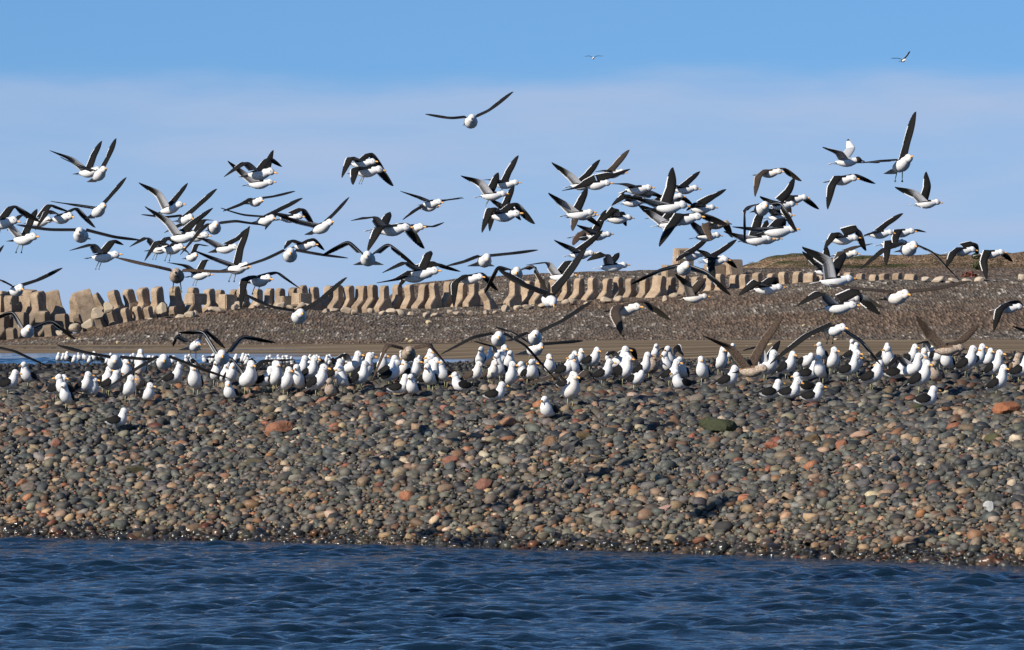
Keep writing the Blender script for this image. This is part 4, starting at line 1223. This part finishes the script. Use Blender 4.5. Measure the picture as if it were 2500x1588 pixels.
for gi, (tl, ax, ay, yaw, lwx, lwy, ltx, lty, rwx, rwy, rtx, rty, fl) in enumerate(FL):
    A = conv(tl, ax, ay); LW = conv(tl, lwx, lwy); LT = conv(tl, ltx, lty); RW = conv(tl, rwx, rwy); RT = conv(tl, rtx, rty)
    kind = 'juv' if 'j' in fl else 'imm' if 'i' in fl else 'hood' if 'h' in fl else 'adult'
    pl = pal(kind)
    pit = math.radians(16 if 'p' in fl else -14 if 'd' in fl else 4)
    R3 = Matrix.Rotation(math.radians(yaw), 3, 'Z') @ Matrix.Rotation(-pit, 3, 'Y')
    fwd, lat, upv = R3 @ Vector((1, 0, 0)), R3 @ Vector((0, 1, 0)), R3 @ Vector((0, 0, 1))
    # photo scale of this bird (px per metre) : as small as its stretched wings allow
    s = 138.0
    for (w_, t_, sd) in ((LW, LT, -1), (RW, RT, 1)):
        for it in range(3):
            Sx = A[0] + (lat.x * sd * .05 + fwd.x * .03) * s; Sy = A[1] - (lat.z * sd * .05) * s
            s = max(s, math.hypot(w_[0] - Sx, w_[1] - Sy) / (L1 * .99), math.hypot(t_[0] - w_[0], t_[1] - w_[1]) / (L2 * .985))
    s = min(s, 168.0 if 's' in fl else 228.0 if yaw < -60 else 190.0)
    if 'h' in fl: s = max(s, 150)
    if 'x' in fl: s = max(math.hypot(LT[0] - LW[0], LT[1] - LW[1]) / L2 * 1.02, math.hypot(RT[0] - RW[0], RT[1] - RW[1]) / L2 * 1.02)
    size = 1.0
    d = FPX / s
    k = 1.0 + (.05 if 'b' in fl else -.05 if 'f' in fl else 0) + rnd.uniform(-.022, .022)
    stand = 's' in fl
    if stand:
        d = spit_hit(A[0], A[1] + 0.22 * s); k = d * s / FPX
    else:
        d *= k
    size = k
    pos = P(A[0], A[1], d)
    mpp = d / FPX / size     # metres (unit bird) per photo pixel
    mb = MB()
    headyaw = rnd.uniform(-.15, .15); headp = rnd.uniform(-.25, .05)
    if stand:
        zsh = .30
        lift_ = Vector((0, 0, 0))
        bmat, Rr = ground_body(mb, kind, pl, 'stand', .6, headyaw, True, False)
        off_local = Vector((.04, 0, .32))
    else:
        bmat = fly_body(mb, kind, pl, 'l' in fl, 1.0 if 't' in fl else rnd.uniform(0, .35), headyaw, headp)
        off_local = Vector((0, 0, 0))
    R3s = Matrix.Rotation(math.radians(yaw), 3, 'Z') if stand else R3
    inv = R3s.inverted()
    ups = []
    for (w_, t_, sd) in ((LW, LT, -1), (RW, RT, 1)):
        S = lat * (sd * (.085 if stand else .052)) + fwd * .035
        dw = Vector(((w_[0] - A[0]) * mpp, 0, -(w_[1] - A[1]) * mpp)) - Vector((S.x, 0, S.z))
        l1 = dw.length
        ly = lat.y * sd
        sg = (1 if ly > 0 else -1) if abs(ly) > .3 else (1 if fwd.y > 0 else -1) * .6
        dep = math.sqrt(max(0, (L1 * .96) ** 2 - l1 * l1))
        W = S + dw + Vector((0, dep * sg, 0))
        dt = Vector(((t_[0] - w_[0]) * mpp, 0, -(t_[1] - w_[1]) * mpp))
        l2 = dt.length
        tgt = L2 * .97 if l2 > .55 * L2 else max(l2, L2 * .72)
        dep = math.sqrt(max(0, tgt ** 2 - l2 * l2))
        sg2 = (1 if ly > 0 else -1) if abs(ly) > .45 else (-1 if fwd.y > 0 else 1)
        T = W + dt + Vector((0, dep * sg2, 0))
        tw = math.radians(-20) if 'u' in fl else math.radians(27) if yaw < -50 else math.radians(4)
        S_, W_, T_ = (inv @ S + off_local, inv @ W + off_local, inv @ T + off_local)
        wing(mb, S_, W_, T_, sd, pl, Vector((-1, 0, 0)), Vector((0, 1, 0)), tw, kind == 'hood')
        h = (A[1] - t_[1]) / s
        ups.append(2 if h > .36 else 1 if h > .13 else -2 if h < -.3 else -1 if h < -.09 else 0)
    me = finish_gull('gull', mb, kind)
    o = bpy.data.objects.new('gull', me); COL.objects.link(o)
    Mw = R3s.to_4x4(); sc = size * (.78 if kind == 'hood' else 1.0)
    o.matrix_world = Matrix.Translation(pos - R3s @ (off_local * size)) @ Mw @ Matrix.Scale(size, 4)
    if stand:
        gx = CX + o.location.x / o.location.y * FPX
        o.location.z = float(spit_z(gx, o.location.y)) + .03
    nb = sum(1 for q in FL if math.hypot(conv(q[0], q[1], q[2])[0] - A[0], conv(q[0], q[1], q[2])[1] - A[1]) < 75) - 1
    lab = fly_label(kind, yaw, ups[0], ups[1], 'l' in fl, A[1], A[0], stand, 'crowded ' if nb >= 3 else 'alone ' if nb == 0 else '')
    if 'x' in fl: lab = 'tiny distant gull gliding high with wings nearly level' if A[0] < 1600 else 'tiny distant gull banking with one wing up'
    tag(o, lab, 'gull', 'gulls stretching their wings on the cobbles' if stand else GULLGRP)
    bo = bpy.data.objects.new('bill', BILLD if kind in ('juv', 'hood') else BILL); COL.objects.link(bo); bo.parent = o
    bo.matrix_local = bmat

# ------------------------------------------------------------------ gulls on the ground
VAR = {}
def variant(kind, pose, neck, hy):
    key = (kind, pose, neck, hy)
    if key not in VAR:
        mb = MB()
        bm_, _ = ground_body(mb, kind, pal(kind), pose, neck, math.radians(hy))
        VAR[key] = (finish_gull('gull', mb, kind), bm_, max(v.z for v in mb.v))
    return VAR[key]
# tile, x, foot y, head-top y, yaw, flags: a alert, s sitting, p preening, j/i young ; h<deg> head turn
GR = [
 ('H1',90,1130,875,-10,''),('H1',330,1050,785,-125,''),('H1',640,1190,925,-15,''),('H1',765,1300,1000,-110,''),('H1',745,1200,910,-150,''),('H1',935,1170,880,-35,''),('H1',1030,1160,985,-65,'s'),
 ('H1',1180,1120,790,-42,''),('H1',1240,1140,830,-18,''),('H1',1310,1020,785,-80,''),('H1',1440,1010,790,-95,''),('H1',1440,1220,890,-60,''),('H1',1560,1130,905,-80,'j'),('H1',1310,1520,1310,0,'s'),('H1',1580,960,770,-70,''),
 ('H2',170,1365,1135,-60,'s'),('H2',550,1170,770,-14,''),('H2',905,1260,770,-105,'a'),('H2',60,920,690,-80,''),('H2',1200,1120,850,-80,''),('H2',1400,1150,880,-50,''),('H2',1440,1345,1090,-115,'s'),('H2',1925,1205,920,-30,''),('H2',2060,1190,720,-70,'a'),
 ('H2',1330,1150,840,-60,'b'),
 ('H3',130,1200,725,-70,'a'),('H3',280,1270,810,-55,'a'),('H3',490,1250,775,-110,'a'),('H3',480,1060,700,-25,''),('H3',630,1100,670,-25,'a'),('H3',750,1275,770,-28,'a'),('H3',1000,1110,830,-20,''),('H3',985,1310,1040,-105,'js'),
 ('H3',1170,1220,850,-115,''),('H3',1385,1180,780,-28,'a'),('H3',1430,1120,600,-15,'a'),('H3',1700,1010,700,-60,''),('H3',1815,1060,710,-18,''),('H3',1840,1130,805,-12,''),('H3',1960,1260,950,0,'s'),('H3',2030,1060,730,-60,'i'),
 ('H4',300,980,775,-35,''),('H4',335,1125,920,-115,'s'),('H4',520,1060,600,-15,'a'),('H4',560,1070,680,-120,''),('H4',510,800,540,-60,''),('H4',650,1000,550,-140,'a'),('H4',760,1010,640,-130,''),('H4',985,1095,840,178,'s'),('H4',1110,1010,665,-25,'i'),('H4',1345,990,760,-50,'i'),
 ('H4',1395,1220,965,0,'s'),('H4',1215,790,570,-85,''),('H4',1285,790,620,-25,''),('H4',1390,820,610,-30,'i'),('H4',1500,940,630,-125,'a'),('H4',1600,1060,680,-60,'a'),('H4',1590,830,605,-75,''),('H4',1860,980,790,-40,''),
 ('H5',490,1050,850,-110,''),('H5',690,985,760,-105,''),('H5',840,1010,770,-15,''),('H5',985,1000,800,-115,''),('H5',1015,860,690,-60,''),('H5',1150,895,680,-18,''),('H5',1290,1060,740,-14,''),('H5',1500,1020,655,-20,'a'),('H5',1540,1045,710,-35,'a'),('H5',680,1450,1190,-130,'s'),
 ('H5',870,1130,1010,-30,'s'),('H5',420,1010,890,-150,'s'),('H5',930,960,820,-60,''),
 ('H6',330,1125,770,-14,'a'),('H6',450,1105,800,-60,'j'),('H6',680,1095,770,-130,'a'),('H6',690,1190,955,-25,''),('H6',850,1160,950,-110,''),('H6',850,1250,1040,-145,'s'),('H6',1110,1170,800,-115,'a'),('H6',1310,1050,780,-60,'a'),('H6',1400,1270,915,-12,''),('H6',260,1250,1110,-40,'sp'),('H6',1440,890,690,-60,''),('H6',495,900,765,-70,''),
 ('H7',700,1040,650,-22,'a'),('H7',470,1350,1080,10,'s'),('H7',740,1340,1040,-18,'s'),('H7',975,1260,1060,175,'s'),('H7',1060,1400,1160,-8,'s'),('H7',1230,830,590,-125,'a'),('H7',1210,1110,690,-120,'a'),('H7',980,960,800,-60,'p'),('H7',1360,970,790,-80,''),
 ('H7',1630,830,620,-15,''),('H7',1700,790,545,-135,'a'),('H7',1590,1075,790,-10,''),('H7',1920,1200,750,-12,'q'),('H7',1690,1000,850,-70,''),('H7',1000,1070,900,-10,'s'),
 ('H8',120,1000,670,-115,''),('H8',25,900,680,-40,''),('H8',360,960,670,-15,'a'),('H8',495,1270,830,-15,'a'),('H8',730,1145,915,-115,'js'),('H8',545,1050,790,-80,''),('H8',570,1460,1190,0,'s'),('H8',870,1030,770,-115,''),('H8',1090,1060,640,-14,'a'),('H8',1225,980,690,-10,'a'),
 ('H8',1450,1110,780,-35,'a'),('H8',1490,1310,950,-22,'a'),('H8',1680,1100,800,-30,'j'),('H8',1780,1140,865,-14,''),('H8',1370,920,840,-60,'s'),('H8',970,850,710,-60,'j'),('H8',730,950,640,-60,'p'),('H8',180,1110,980,0,'s'),
]
for gi, (tl, x, fy, ty, yaw, fl) in enumerate(GR):
    fx, fyy = conv(tl, x, fy); _, tyy = conv(tl, x, ty)
    kind = 'juv' if 'j' in fl else 'imm' if 'i' in fl else 'adult'
    pose = 'preen' if 'p' in fl else 'sit' if 's' in fl else 'alert' if 'a' in fl else 'stand'
    neck = {'sit': rnd.choice((.25, .5)), 'stand': rnd.choice((.3, .6)), 'alert': rnd.choice((.6, 1.0)), 'preen': 0}[pose]
    hy = rnd.choice((-35, 0, 0, 30)) if 'q' not in fl else 160
    me, bm_, H = variant(kind, pose, neck, hy)
    d = spit_hit(fx, fyy)
    sc = (fyy - tyy) / FPX * d / (H - .0)
    sc = min(max(sc, .88), 1.16)
    o = bpy.data.objects.new('gull', me); COL.objects.link(o)
    p = P(fx, fyy, d)
    zg = float(spit_z(fx, d))
    o.matrix_world = Matrix.Translation((p.x, p.y, zg + (.05 if pose != 'sit' else .075))) @ Matrix.Rotation(math.radians(yaw + rnd.uniform(-6, 6)), 4, 'Z') @ Matrix.Scale(sc, 4)
    sp_ = {'adult': 'black-backed gull', 'imm': 'dingy streaked gull', 'juv': 'mottled brown gull'}[kind]
    face = 'facing left' if yaw < -100 or yaw > 90 else 'facing the water' if yaw < -45 else 'facing right'
    ps = {'sit': 'sitting', 'stand': 'standing', 'alert': 'standing tall', 'preen': 'preening'}[pose]
    nk_ = {'sit': {.25: ' hunched', .5: ''}, 'stand': {.3: ' hunched', .6: ''}, 'alert': {.6: '', 1.0: ' long-necked'}, 'preen': {0: ''}}[pose][neck]
    row = 'at the front of the flock' if fyy > 985 else 'amid the flock' if fyy > 945 else 'in the back rows' if fyy > 920 else 'at the back edge'
    hd = {-35: ', head turned right', 0: '', 30: ', head turned left', 160: ', head turned backwards'}[hy]
    tag(o, f'{sp_} {ps}{nk_} {row}, {face}{hd}', 'gull', 'gulls resting on the cobbles')
    bo = bpy.data.objects.new('bill', BILLD if kind != 'adult' else BILL); COL.objects.link(bo); bo.parent = o
    bo.matrix_local = bm_

# the far part of the flock along the channel
r2 = random.Random(21)
farx = [141, 149, 162, 170, 176, 196, 202, 210, 217, 222, 229, 237, 246, 257, 268, 302, 309, 318, 326, 335, 343]
farx += [r2.uniform(340, 440) for _ in range(14)] + [r2.uniform(420, 470) for _ in range(9)] + [r2.uniform(495, 700) for _ in range(24)] + [r2.uniform(660, 905) for _ in range(26)] + [1485, 985, 1015]
for k, fx in enumerate(farx):
    fy = 893.5 + r2.uniform(-1, 6) + (5 if 340 < fx < 420 and r2.random() < .5 else 0)
    d = spit_hit(fx, fy)
    d = min(max(d, 290), 400)
    pose = r2.choice(('stand', 'alert', 'stand', 'sit'))
    me, bm_, H = variant('adult', pose, {'sit': .25, 'stand': .3, 'alert': .6}[pose], 0)
    o = bpy.data.objects.new('gull', me); COL.objects.link(o)
    sc = 1.08 * r2.uniform(.94, 1.06)
    p = P(fx, fy, d)
    o.matrix_world = Matrix.Translation((p.x, p.y, float(spit_z(fx, d)) + .03)) @ Matrix.Rotation(math.radians(r2.choice((-10, -40, -70, -110, -140, 170))), 4, 'Z') @ Matrix.Scale(sc, 4)
    tag(o, 'tiny distant gull ' + {'stand': 'standing', 'alert': 'standing tall', 'sit': 'sitting'}[pose] + ' beside the back channel', 'gull', 'far gulls along the back channel')
